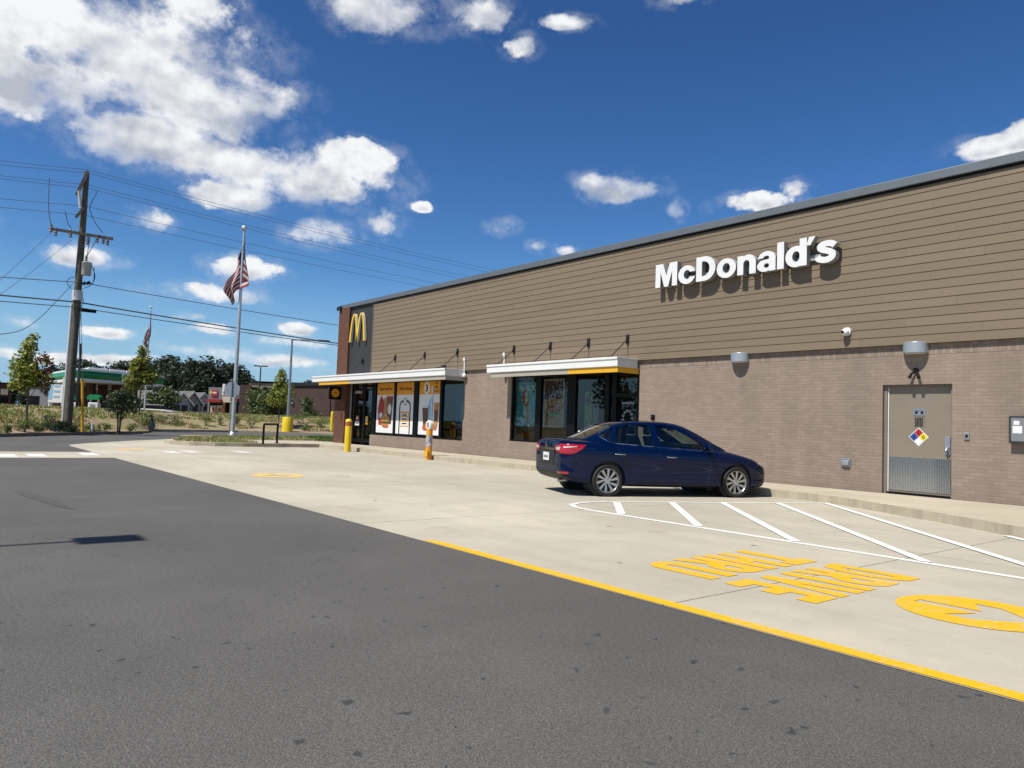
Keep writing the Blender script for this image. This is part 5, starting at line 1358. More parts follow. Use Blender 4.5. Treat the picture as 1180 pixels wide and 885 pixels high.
p = gat(382, 499, 58.6); bollard(p.x, p.y, p.z, 1.55, .12, 'distant yellow bollard by the far kerb, seen just left of the brick corner')
o = thing('marker_post', p+Vector((.35, .35, 0)), 'thin dark post with red bands behind the distant yellow bollard', 'post')
q_ = p+Vector((.35, .35, 0)); MB().tube([q_, q_+Vector((0, 0, 2.85))], .07, 8).build('shaft', 'dark', o)
for k in range(3): MB().lathe([(.085, 1.75+.4*k), (.085, 1.93+.4*k)], q_, n=10).build('band', 'red', o)

# the lamp out of frame whose shadow lies on the asphalt
lx = -8.03; hz_ = 7.2; ly = 1.40 - hz_/math.tan(SUN_EL)
o = thing('street_lamp', (lx, ly-1.0, 0), 'tall lot lamp behind the viewer that drops its shadow across the asphalt', 'street lamp')
MB().lathe([(.32, 0), (.32, .75), (.1, .78)], (lx, ly-1.0, 0), n=24).build('base', 'yellow', o, smooth=40)
MB().tube([(lx, ly-1.0, .7), (lx, ly-1.0, hz_)], [.09, .06], 12).tube([(lx, ly-1.0, hz_-.03), (lx, ly-.1, hz_)], .035, 8).build('pole', 'galv', o)
MB().box(lx-.21, lx+.21, ly-.12, ly+.42, hz_-.05, hz_+.06).build('lamp_head', 'dark', o, bevel=.02)

# utility pole
PD = 43.0
pb = gat(78, 489, PD); ptop = at(100, 198, PD); pole_axis = lambda z: pb + (Vector((ptop.x, ptop.y, ptop.z))-pb)*((z-pb.z)/(ptop.z-pb.z))
up_ = thing('utility_pole', pb, 'weathered wooden utility pole with crossarms, transformer and many wires', 'utility pole')
MB().tube([pb-Vector((0, 0, .3)), pole_axis(5), pole_axis(10), ptop], [.195, .18, .155, .125], 16).build('shaft', 'wood', up_, smooth=50)
rt = Vector((RT.x, RT.y, 0)).normalized(); bk = Vector((-F_.x, -F_.y, 0)).normalized()
def off_pole(px, py, o_=0.0): return at(px, py, PD) + bk*o_
MB().tube([pole_axis(pb.z)-rt*.20+bk*.1, pole_axis(at(84, 350, PD).z)-rt*.19+bk*.1, ], .065, 10).build('conduit', 'conduit', up_, smooth=50)
def arm(p, q, w, name='crossarm'):
    p, q = Vector(p), Vector(q); d = (q-p); L = d.length; d.normalize(); nn = Vector((-d.y, d.x, 0)).normalized(); kk = d.cross(nn)
    vs = [a + nn*i*w/2 + kk*j*w/2 for a in (p, q) for i, j in ((-1, -1), (1, -1), (1, 1), (-1, 1))]
    return MB().add(vs, [(0,1,2,3),(7,6,5,4),(0,4,5,1),(1,5,6,2),(2,6,7,3),(3,7,4,0)]).build(name, 'woodarm', up_)
depv = Vector((.55, .83, 0))
# line direction: the wires leave the pole towards a hidden pole behind the restaurant
RP = at(650, 400, 76.0); ldir = Vector((RP.x-pb.x, RP.y-pb.y, 0)).normalized(); adir = Vector((-ldir.y, ldir.x, 0))
if adir.dot(rt) < 0: adir = -adir
pA = at(96.5, 278-8.5, PD)
arm(at(60, 264.5, PD)+bk*.2, at(133, 276.5, PD)+bk*.2, .13)
arm(off_pole(91, 226, .2), off_pole(104, 199, .2), .15, 'upper_arm'); arm(off_pole(90, 252, .2), off_pole(99, 241, .2), .12, 'upper_arm')
MB().tube([off_pole(94, 222, .25), off_pole(96, 242, .25)], .07, 8).build('fuse_tube', 'conduit', up_)
for x, y in ((62, 262), (67.5, 266), (84.5, 268), (104, 276), (115, 274), (122, 275), (127, 277)):
    q_ = off_pole(x, y, .22); MB().lathe([(.03, -.32), (.085, -.26), (.05, -.18), (.085, -.12), (.05, -.05), (.07, .06), (.02, .12)], q_, n=10).build('insulator', 'porcelain', up_, smooth=50)
tq = off_pole(103, 311, .25)
tf = MB().lathe([(.01, -.34), (.21, -.33), (.225, -.28), (.225, .25), (.24, .27), (.24, .31), (.17, .36), (.01, .38)], tq, n=20).build('transformer', 'transformer', up_, smooth=40)
MB().lathe([(.03, .36), (.07, .42), (.04, .50), (.07, .56), (.03, .70)], tq-rt*.05, n=10).build('bushing', 'porcelain', tf, smooth=50)
MB().tube([tq-rt*.25+Vector((0, 0, .2)), pole_axis(tq.z+.2)], .05, 6).tube([tq-rt*.25-Vector((0, 0, .25)), pole_axis(tq.z-.25)], .05, 6).build('hanger', 'dark', tf)
MB().lathe([(.24, -.25), (.24, .25)], pole_axis(at(92, 341, PD).z), n=14).build('label_band', 'conduit', up_)
mb = MB()
def curve(pts, n=14):
    P = [Vector(p) for p in pts]; out = []
    P = [P[0]*2-P[1]] + P + [P[-1]*2-P[-2]]
    for i in range(1, len(P)-2):
        for k in range(n):
            t_ = k/n; a, b_, c_, d_ = P[i-1], P[i], P[i+1], P[i+2]
            out.append(.5*((2*b_)+(c_-a)*t_+(2*a-5*b_+4*c_-d_)*t_*t_+(3*b_-a-3*c_+d_)*t_**3))
    return out + [P[-2]]
for pl in (((61, 207), (60, 240), (63, 262)), ((79, 245), (82, 258), (86, 265)), ((116, 222), (108, 238), (108, 246), (113, 258), (122, 270)), ((104, 282), (107, 276), (104, 297)),
           ((118, 272), (110, 286), (103, 298)), ((109, 306), (113, 320), (108, 330), (98, 334)), ((112, 310), (111, 326), (101, 330)), ((92, 320), (84, 322), (81, 327), (86, 334)), ((100, 345), (96, 370), (95, 437))):
    mb.tube(curve([off_pole(x, y, .28) for x, y in pl], 8), .018, 5)
mb.build('jumper_wire', 'wire', up_)
for x, y in ((100, 327.5), (105, 327)): MB().tube([off_pole(x-2, y+1, .25), off_pole(x+2, y-1, .25)], .07, 8).build('splice', 'black', up_)
# wires
LPd = Vector((-ldir.x, -ldir.y, 0))
def wire(pp, right, r, name, label, sag=.5, left=True, leftpix=None):
    P = off_pole(*pp, .1); Rr = at(right[0], right[1], 76.0); pts = []
    Lp = P + (P-Rr)*.62
    Lp.z = P.z + .2
    if leftpix:                                            # solve the height of the far end from what is seen at the photo edge
        x0, y0 = leftpix; r_ = ray(x0, y0); a = Vector((P.x-Lp.x, P.y-Lp.y)); den = r_.x*a.y - r_.y*a.x
        k = (Lp.x*a.y-Lp.y*a.x)/den; q_ = EYE+r_*k; f = (Vector((q_.x, q_.y))-Vector((P.x, P.y))).length/a.length
        Lp.z = P.z + (q_.z-P.z)/max(f, .05)
    seg = []
    for A, B, s in ((Lp, P, sag*.6), (P, Rr, sag)):
        for i in range(24):
            t_ = i/24; q_ = A+(B-A)*t_; q_.z -= s*4*t_*(1-t_); seg.append(q_)
    seg.append(Rr)
    o_ = MB().tube(seg, r, 5).build(name, 'wire', smooth=60)
    return tag(o_, label, 'wire', group='overhead wires on the utility pole')
for i, (pp, rr, lp, r_, nm, lb) in enumerate((
    ((102.5, 196.5), (650, 327), (0, 183), .011, 'power_wire', 'highest thin overhead wire, at the very top of the utility pole'),
    ((102, 200), (650, 331), (0, 187.5), .011, 'power_wire', 'thin overhead wire close below the highest one'),
    ((104, 214), (650, 340), (0, 200), .011, 'power_wire', 'upper thin wire of the second pair from the top of the utility pole'),
    ((104, 218), (650, 344), (0, 203.5), .011, 'power_wire', 'lower thin wire of the second pair from the top of the utility pole'),
    ((101, 238.5), (650, 352), (0, 226.5), .011, 'power_wire', 'thin wire held at the small middle arm of the utility pole'),
    ((99, 248.5), (650, 357), (0, 236.6), .011, 'power_wire', 'thin wire just under the small middle arm of the utility pole'),
    ((95, 326), (650, 408), (0, 317), .020, 'service_cable', 'single cable passing the pole just below the transformer'),
    ((90, 348.5), (650, 427), (0, 338), .036, 'telephone_cable', 'thickest overhead cable, low on the utility pole'),
    ((89, 354.5), (650, 426), (0, 345), .022, 'telephone_cable', 'lowest overhead cable, just under the thickest one'))):
    wire(pp, rr, r_, nm, lb, leftpix=lp, sag=.35)
mb = MB(); P = off_pole(98, 351.5, .1); mb.tube([off_pole(94.5, 357.5, .15), off_pole(113, 359.5, .15)], .09, 8)
tag(mb.build('cable_closure', 'black'), 'black splice closure hanging on the lowest cable right of the pole', 'cable closure')
def drop(a, b, mid, r, label):
    A = off_pole(*a, .1); B = at(b[0], b[1], 30.0)
    pts = curve([A, at(mid[0], mid[1], 36.5), B], 14)
    tag(MB().tube(pts, r, 5).build('service_wire', 'wire', smooth=60), label, 'wire', group='wires dropping to the left of the pole')
drop((60, 269), (-14, 336), (26, 299), .009, 'thin wire dropping from the left tip of the crossarm')
drop((84, 277), (-40, 366), (30, 318), .009, 'thin wire dropping from the middle of the crossarm')
drop((85, 328), (-30, 388), (33, 376), .016, 'sagging service cable curving down to the left from below the transformer')
# hidden far pole that carries the other wire ends
q_ = Vector((RP.x, RP.y, 0)); zt_ = at(650, 325, 76).z
o = thing('utility_pole', (q_.x, q_.y, -.03), 'utility pole standing out of sight behind the restaurant roof', 'utility pole')
MB().tube([(q_.x, q_.y, -.3), (q_.x, q_.y, zt_+.5)], [.22, .14], 12).build('shaft', 'wood', o)
# guy wire with yellow guard
g0 = gat(95, 497, PD-.8); g1 = at(95, 437, PD-.8); g2 = off_pole(94.5, 350, .1)
o = thing('guy_wire', g0, 'thin guy wire with a tall yellow plastic guard beside the utility pole', 'guy wire')
MB().tube([g1, g2], .012, 5).build('strand', 'wire', o); MB().tube([Vector((g0.x, g0.y, g0.z-.1)), g1], .065, 10).build('guard', 'yellowband', o)
m_ = gat(106, 494, 42.5); tag(MB().tube([m_-Vector((0, 0, .1)), m_+Vector((0, 0, .45))], .05, 8).build('marker_stake', 'offwhite'), 'short white marker stake in the shrubs right of the utility pole', 'marker')

# vegetation --------------------------------------------------------
def leaves(mb, blobs, n, size, rnd, mats, hollow=.35):
    tot = sum(b[3]*b[4]*b[5] for b in blobs)
    for b in blobs:
        k = int(n*b[3]*b[4]*b[5]/tot)
        mm = b[6] if len(b) > 6 else mats
        for _ in range(k):
            while True:
                d = Vector((rnd.gauss(0, 1), rnd.gauss(0, 1), rnd.gauss(0, 1)))
                if d.length > .01: break
            d.normalize(); rr = rnd.random()**.45
            rr = rr*(1-.0) ; nz = mnoise.noise((d.x*1.9+b[0]*3, d.y*1.9+b[1]*3, d.z*1.9+b[2]*3+7))
            rr *= 1+.45*nz
            p = Vector((b[0]+d.x*b[3]*rr, b[1]+d.y*b[4]*rr, b[2]+d.z*b[5]*rr))
            if mnoise.noise(p*(1.1/max(.25, size*4))) < -.28: continue
            a = Vector((rnd.gauss(0, 1), rnd.gauss(0, 1), rnd.gauss(0, .6))).normalized(); c = a.cross(Vector((rnd.gauss(0, 1), rnd.gauss(0, 1), rnd.gauss(0, 1)))).normalized()
            s = size*rnd.uniform(.55, 1.25)
            m = mm[int(rnd.random()*len(mm))]
            mb.add([p-a*s*.6, p+c*s*.34, p+a*s*.6, p-c*s*.34], [(0, 1, 2, 3)], m)
def tree(base, label, cat, h, blobs, n, size, mats, seed, tr=.06, limbs=6, name='tree', group=None, stems=1, trunk_top=.7):
    rnd = random.Random(seed); b = Vector(base)
    o = thing(name, b, label, cat, group=group); mb = MB()
    for s in range(stems):
        a = 2*math.pi*s/max(1, stems)+rnd.random(); sp = 0 if stems == 1 else .16
        top = b+Vector((math.cos(a)*sp*h*.5+rnd.uniform(-.05, .05)*h*.3, math.sin(a)*sp*h*.5, h*trunk_top))
        mb.tube([b-Vector((0, 0, .1))+Vector((math.cos(a), math.sin(a), 0))*tr*(stems > 1)*1.5, b.lerp(top, .5), top], [tr, tr*.75, tr*.25], 8)
        for k in range(limbs):
            t_ = rnd.uniform(.35, .9); st = b.lerp(top, t_); g = blobs[int(rnd.random()*len(blobs))]
            en = b+Vector((g[0], g[1], g[2]))+Vector((rnd.uniform(-.4, .4)*g[3], rnd.uniform(-.4, .4)*g[4], rnd.uniform(-.2, .5)*g[5]))
            md = st.lerp(en, .5)+Vector((0, 0, -.05*h)); mb.tube([st, md, en], [tr*.4, tr*.25, tr*.08], 5)
    mb.build('trunk', 'bark', o, smooth=60)
    mb = MB(); leaves(mb, [(b.x+g[0], b.y+g[1], b.z+g[2])+tuple(g[3:]) for g in blobs], n, size, rnd, list(range(len(mats))))
    mb.build('crown', mats, o, fix=False)
    return o
def V(right, back, z): q = rt*right-bk*back; return (q.x, q.y, z)
def blob(right, back, z, rx, rz, *m): q = rt*right-bk*back; return (q.x, q.y, z, rx, rx, rz) + tuple(m)
GR, YE, RU = 0, 1, 2
d1 = 41.0
tree(gat(30, 488, d1), 'young tree with yellow-green leaves and rust-brown leaves on its right side', 'tree', 4.2,
     [blob(-.15, 0, 3.5, .38, .65, [YE, YE, GR]), blob(-.35, .1, 2.6, .62, .75, [YE, GR]), blob(.1, -.2, 2.3, .6, .6, [GR, YE]), blob(-.6, .3, 1.95, .55, .5, [YE, GR]), blob(.62, 0, 2.75, .42, .62, [RU, RU, GR]), blob(.62, .1, 2.05, .45, .5, [RU, RU, YE]), blob(-.05, .3, 4.05, .25, .3, [YE, GR])],
     4200, .15, ['leafgreen', 'leafyellow', 'leafrust'], 11, tr=.055)
tree(gat(160, 482, 52), 'young yellow-green tree standing in front of the fuel canopy', 'tree', 4.6,
     [blob(0, 0, 3.9, .38, .7, [YE, GR]), blob(-.15, 0, 3.1, .66, .7, [YE, YE, GR]), blob(.25, .2, 2.5, .72, .6, [YE, GR]), blob(-.35, -.2, 2.1, .6, .5, [YE, GR]), blob(.0, 0, 4.5, .2, .35, [YE])],
     3800, .16, ['leafgreen', 'leafyellow', 'leafrust'], 12, tr=.05)
tree(gat(321.5, 480, 60), 'young green tree beside the lamp post with the yellow base', 'tree', 4.6,
     [blob(0, 0, 3.6, .5, .8, [GR, YE]), blob(.2, 0, 2.8, .85, .7, [GR, GR, YE]), blob(-.35, .2, 2.2, .75, .55, [GR, YE]), blob(.4, -.2, 2.0, .65, .5, [GR, GR, YE]), blob(.05, 0, 4.25, .25, .4, [YE, GR])],
     4200, .17, ['leafgreen', 'leafyellow', 'leafrust'], 13, tr=.055)
tree(gat(137, 494, 43.6), 'low dark multi-stemmed tree in front of the fuel pumps', 'tree', 2.4,
     [blob(-.35, 0, 1.6, .55, .45), blob(.35, .1, 1.7, .6, .5), blob(0, 0, 2.0, .55, .40), blob(.75, 0, 1.45, .45, .4), blob(-.1, -.1, 1.35, .6, .35)],
     2600, .105, ['leafdark', 'leafshrub', 'leafdark'], 14, tr=.035, stems=4)
# verge shrubs
def shrub(px, py, w, h, label, mats, seed, n=700, extra=0, size=.07):
    th0 = math.degrees(math.atan2(ray(px, py).y, -ray(px, py).x)); d = rc(th0)+.5
    while d < rc(th0)+9.0:                                   # walk up the bank until the plant's foot is where it is seen
        p = gat(px, py, d)
        q_ = at(px, py, d)
        if p.z <= q_.z + 1e-3 and d > rc(th0)+.6: pass
        if q_.z <= p.z: break
        d += .15
    p = gat(px, py, d); rnd = random.Random(seed); s = d/850*1.02; w *= s; h *= s
    o = thing('shrub', p, label, 'shrub', group='shrubs on the roadside bank')
    mb = MB()
    for k in range(5): mb.tube([p-Vector((0, 0, .05)), p+Vector((rnd.uniform(-.3, .3)*w, rnd.uniform(-.3, .3)*w, h*.6))], [.02, .008], 5)
    mb.build('stem', 'bark', o)
    mb = MB(); bl = [(p.x+rt.x*rnd.uniform(-.3, .3)*w, p.y+rt.y*rnd.uniform(-.3, .3)*w, p.z+h*rnd.uniform(.35, .65), w*.3, w*.3, h*.42) for _ in range(4)]
    leaves(mb, bl, n, size, rnd, [0, 1, 0][:len(mats)+1] if len(mats) > 1 else [0]); mb.build('foliage', mats, o, fix=False)
SH = ((28, 498, 22, 12, 'wide low shrub at the left end of the planting bed by the kerb'), (57, 488.5, 17, 10, 'round dark shrub just left of the utility pole'), (70, 496.5, 16, 11, 'leafy shrub at the foot of the utility pole, near the kerb'),
      (84, 498, 17, 11, 'shrub growing between the utility pole and the yellow guy guard'), (118, 497, 22, 9, 'spreading shrub under the low dark tree'), (150, 498, 14, 8, 'small shrub at the right tip of the planting bed'), (103, 497.5, 14, 9, 'small shrub beside the white marker stake'),
      (186, 488.5, 34, 11, 'broad dark spreading shrub on the bank right of the yellow-green tree'), (204, 489, 18, 12, 'upright shrub beside the broad dark one'), (166, 490.5, 12, 8, 'pale small shrub under the yellow-green tree'), (238, 491, 18, 14, 'loose shrub on the bank left of the stop sign'),
      (254, 490, 12, 10, 'shrub half hidden behind the stop sign post'), (272, 490, 12, 12, 'dark shrub right behind the flagpole'), (290, 493, 18, 13, 'loose shrub behind the bicycle rack'), (345, 488, 26, 13, 'wide dark shrub right of the yellow lamp base'), (350, 496.5, 14, 10, 'low shrub nearest the kerb right of the lamp base'), (369, 493, 17, 10, 'round shrub left of the distant yellow bollard'), (391, 491, 14, 12, 'dark shrub against the brick corner of the restaurant'), (8, 499, 14, 9, 'shrub at the left edge of the photo near the kerb'), (45, 498.5, 14, 8, 'small shrub on the kerb edge left of the pole'))
for i, (x, y, w, h, lb) in enumerate(SH):
    shrub(x, y, w, h, lb, ['leafshrub', 'leafdark'] if i in (1, 7, 14, 12, 17) else ['leafshrub', 'grassgreen'], 100+i, n=900 if w > 20 else 600)
# far wood: individual tall trees
protos = []
for k in range(4):
    rnd = random.Random(40+k)
    bl = [(rnd.uniform(-2.2, 2.2), rnd.uniform(-2.2, 2.2), rnd.uniform(4, 11.5), rnd.uniform(1.6, 3.0), rnd.uniform(1.6, 3.0), rnd.uniform(1.6, 2.6)) for _ in range(11)] + [(0, 0, 12.3, 1.6, 1.6, 1.9), (0, 0, 3.5, 3, 3, 2.5)]
    mb = MB(); leaves(mb, bl, 5200, .62, rnd, [0, 0, 1]); cr = mb.build('crown', ['leaffar', 'leaffar2'], fix=False)
    tk = MB().tube([(0, 0, -.5), (.1, .1, 6), (0, 0, 11)], [.32, .25, .08], 8).build('trunk', 'bark')
    protos.append((cr, tk))
FW = ((52, 424, 190), (62, 421, 196), (72, 418, 188), (84, 420, 192), (97, 414, 186), (105, 419, 198), (114, 421, 190), (126, 418, 195), (139, 416, 186), (150, 415, 192), (163, 417, 188), (176, 412, 182), (187, 409, 176), (198, 411, 170), (209, 417, 172), (217, 412, 166), (226, 416, 172), (236, 410, 160), (247, 414, 166), (256, 418, 172), (265, 419, 168), (274, 421, 174), (281, 431, 178), (290, 436, 190), (362, 439, 175), (375, 437, 180), (388, 438, 178), (350, 441, 185), (30, 434, 240), (12, 437, 250), (-6, 436, 250))
for i, (x, y, d) in enumerate(FW):
    b = at(x, 470, d); b.z = .3; htop = at(x, y, d).z-b.z; cr, tk = protos[i % 4]
    o = thing('wood_tree', b, 'tall dark tree in the far wood along the skyline', 'tree', rz=random.uniform(0, 6), group='trees in the far wood')
    s = htop/13.8
    for src in (cr, tk):
        c = src.copy(); COL.objects.link(c); c.parent = o; c.scale = (s*random.uniform(.95, 1.3), s*random.uniform(.95, 1.3), s)
for cr, tk in protos: bpy.data.objects.remove(cr); bpy.data.objects.remove(tk)
# understory behind canopy and houses
def dark_tree(px, py_t, d, w, label, cat='tree', seed=1, mats=('leafdark', 'leafshrub'), n=2600, size=.3):
    b = at(px, 470, d); b.z = .5; h = at(px, py_t, d).z-b.z; rnd = random.Random(seed)
    bl = [(rnd.uniform(-.3, .3)*w, rnd.uniform(-.3, .3)*w, h*rnd.uniform(.3, .8), w*.33, w*.33, h*.2) for _ in range(7)] + [(0, 0, h*.86, w*.2, w*.2, h*.14), (0, 0, h*.3, w*.4, w*.4, h*.2)]
    return tree(b, label, cat, h, bl, n, size, list(mats), seed, tr=.12)
dark_tree(189, 443, 88, 4.0, 'bushy dark tree at the right end of the fuel canopy', seed=61)
dark_tree(146, 448, 90, 4.0, 'dark round tree under the right part of the fuel canopy', seed=62)
dark_tree(307, 444, 82, 4.6, 'dense dark evergreen in front of the shop row, left', seed=63, size=.25)
dark_tree(316, 452, 80, 3.6, 'lower dense dark evergreen beside the young green tree', seed=64, size=.25)
dark_tree(356, 455, 78, 2.2, 'narrow dark shrub tree against the brick end wall', seed=65, size=.22, n=1400)

# fuel station --------------------------------------------------------
C0 = at(88, 438, 90); R1 = at(188, 440, 97); L1 = at(34, 445, 122)
zu = C0.z - .05
A = Vector((C0.x, C0.y, 0)); eu = Vector((R1.x-C0.x, R1.y-C0.y, 0)); Lu = eu.length; eu.normalize(); en = Vector((L1.x-C0.x, L1.y-C0.y, 0)); Ln = en.length; en.normalize()
cn = thing('fuel_canopy', A, 'green and white fuel station canopy on brick columns', 'canopy')
MB().obox(A+eu*.12+en*.12+Vector((0, 0, zu+.02)), eu, en, Lu-.24, Ln-.24, .9).build('deck', 'offwhite', cn)
mb = MB(); rb = .0
def bar_round(mb, p, u, L, n_out, z0, h, m):
    prof = [(.0, z0)] + [(.16*math.sin(math.pi*k/8), z0+h*(k/8)) for k in range(1, 8)] + [(0, z0+h)]
    mb.prism(prof, lambda a, b: Vector((p.x, p.y, 0))+n_out*a+Vector((0, 0, b)), u*L, m)
def nrm(u, inner):
    n_ = Vector((-u.y, u.x, 0)); return n_ if n_.dot(inner) < 0 else -n_
n1 = nrm(eu, en); n2 = nrm(en, eu)
for u_, L_, nn_ in ((eu, Lu, n1), (en, Ln, n2)):
    bar_round(mb, A, u_, L_, nn_, zu+.30, .82, 1)
    mb.prism([(0, zu), (.05, zu), (.05, zu+.29), (0, zu+.29)], lambda a, b: A+nn_*a+Vector((0, 0, b)), u_*L_, 0)
    mb.prism([(0, zu+1.125), (.06, zu+1.125), (.06, zu+1.32), (0, zu+1.32)], lambda a, b: A+nn_*a+Vector((0, 0, b)), u_*L_, 0)
mb.build('fascia', ['white', 'green'], cn, smooth=40)
mb = MB()
for a, b_, h_ in ((.10, .42, .34), (.44, .72, .42), (.74, .97, .22)): mb.obox(A+en*(Ln*a)+eu*2.0+Vector((0, 0, zu+.93)), en, eu, Ln*(b_-a), .4, .4+h_)
for a, b_ in ((.18, .40), (.42, .60), (.62, .9)): mb.obox(A+eu*(Lu*a)+en*3.0+Vector((0, 0, zu+.93)), eu, en, Lu*(b_-a), .4, .4+.4)
mb.build('roof_panel', 'white', cn)
lg = MB(); lc = A+eu*(Lu*.52)+n1*.20+Vector((0, 0, zu+.68))
mk = lambda r_, k: (lambda a, b: lc+eu*a+n1*(.02*k)+Vector((0, 0, b)))
lg.prism(circle((0, 0), .52, 24), mk(0, 0), n1*.02, 0)
for k, (r_, m_) in enumerate(((.42, 1), (.30, 2), (.16, 0))):
    lg.prism([((r_ if i % 2 == 0 else r_*.80)*math.cos(2*math.pi*i/36), (r_ if i % 2 == 0 else r_*.80)*math.sin(2*math.pi*i/36)) for i in range(36)], mk(0, k+1.2), n1*.02, m_)
lg.build('sunburst_emblem', ['white', 'green', 'brightyellow'], cn)
for (x, d) in ((89.5, 100), (103, 97), (117, 100), (133, 98), (152, 100), (66, 108)):
    p = at(x, 470, d); p.z = .2; MB().obox(p-rt*.38-bk*.38, rt, bk, .76, .76, zu-.18).build('column', 'brickred_col', cn)
def pump(px, d, label):
    p = at(px, 470, d); p.z = .45; o = thing('fuel_pump', p, label, 'fuel pump', group='fuel pumps')
    MB().obox(p-rt*.5-bk*.3, rt, bk, 1.0, .6, 1.55).build('cabinet', 'offwhite', o, bevel=.03)
    MB().prism([(-.62, 0), (.62, 0), (.62, .3), (.35, .52), (-.35, .52), (-.62, .3)], lambda a, b: p+rt*a-bk*.35+Vector((0, 0, 1.85+b)), bk*.7).build('top_sign', 'green', o)
    MB().obox(p-rt*.45-bk*.1+Vector((0, 0, 1.55)), rt, bk, .12, .2, .32).obox(p+rt*.33-bk*.1+Vector((0, 0, 1.55)), rt, bk, .12, .2, .32).build('bracket', 'offwhite', o)
    MB().obox(p-rt*.25+bk*.31+Vector((0, 0, .85)), rt, bk, .5, .02, .5).build('screen', 'greypanel', o)
pump(108.5, 88, 'white fuel pump with a rounded green top, right of the yellow guy guard'); pump(84, 97, 'fuel pump half hidden behind the utility pole')
# price board
p = at(63, 470, 74); p.z = .5; o = thing('price_board', p, 'white price board with a blue strip on two pale posts left of the utility pole', 'sign board')
z0, z1 = at(63, 464, 74).z, at(63, 443, 74).z
MB().obox(p-rt*.62+Vector((0, 0, z0-p.z)), rt, -bk, 1.24, .22, z1-z0).build('panel', 'white', o, bevel=.02)
mb = MB(); mb.obox(p-rt*.60+bk*.004+Vector((0, 0, z0-p.z+.3)), rt, bk, .30, .015, z1-z0-.35)
for k in range(3): mb.obox(p-rt*.2+bk*.004+Vector((0, 0, z0-p.z+.45+.45*k)), rt, bk, .55, .012, .16)
mb.build('price_strip', 'lightblue', o)
for s_ in (-.55, .55): MB().tube([p+rt*s_-bk*.1-Vector((0, 0, .4)), p+rt*(s_+.03)-bk*.1+Vector((0, 0, z0-p.z+(.1 if s_ < 0 else 2.2)))], .09, 8).build('post', 'offwhite', o)
# buildings behind the station
class Fr:
    "facade frame: plan line from pixel column a at distance da to b at db"
    def __init__(s, a, da, b, db, zb=.4):
        s.A = at(a, 470, da); s.B = at(b, 470, db); s.A.z = s.B.z = zb; s.u = (s.B-s.A); s.L = s.u.length; s.u.normalize(); s.n = Vector((-s.u.y, s.u.x, 0)); s.zb = zb
        if s.n.dot(EYE-s.A) < 0: s.n = -s.n
    def uv(s, px, py):
        r = ray(px, py); k = (s.A-EYE).dot(s.n)/r.dot(s.n); q_ = EYE+r*k; return (q_-s.A).dot(s.u), q_.z
    def box(s, mb, x0, x1, y0, y1, n0, n1, m=0, toground=False):
        "pixel rectangle on the facade, from depth n0 to n1 (outwards positive)"
        a, zt = s.uv(x0, y0); b, zb = s.uv(x1, y1)
        if toground: zb = s.zb-.2
        mb.obox(Vector((s.A.x, s.A.y, zb))+s.u*a+s.n*n0, s.u, s.n, b-a, n1-n0, zt-zb, m); return mb
f = Fr(-14, 118, 60, 112); o = thing('station_shop', f.A, 'grey low fuel station shop with dark glazed front under the canopy', 'shop')
f.box(MB(), 33, 60, 444, 478, -8, 0, toground=True).build('wall', 'greypanel', o); f.box(MB(), 34, 44, 456, 478, .01, .06, toground=True).build('glazing', 'black', o)
f.box(MB(), 33, 59, 442.5, 444.5, -8.1, .25).build('roof_edge', 'dark', o); f.box(MB(), 51, 53.5, 451, 453, .01, .2).build('wall_lamp', 'dark', o)
f2_ = Fr(-20, 103, 12, 103); o = thing('corner_shop', f2_.A, 'low shop with a cream sign panel at the left edge of the photo', 'shop')
f2_.box(MB(), -20, 11, 441, 478, -8, 0, toground=True).build('wall', 'brickred_col', o); f2_.box(MB(), 1, 9, 448, 455, .01, .2).build('sign_panel', 'cream', o); f2_.box(MB(), -4, 8, 457, 478, .01, .06, toground=True).build('glazing', 'black', o)
f2_.box(MB(), -21, 12, 439.5, 442, -8.1, .3).build('roof_edge', 'dark', o)
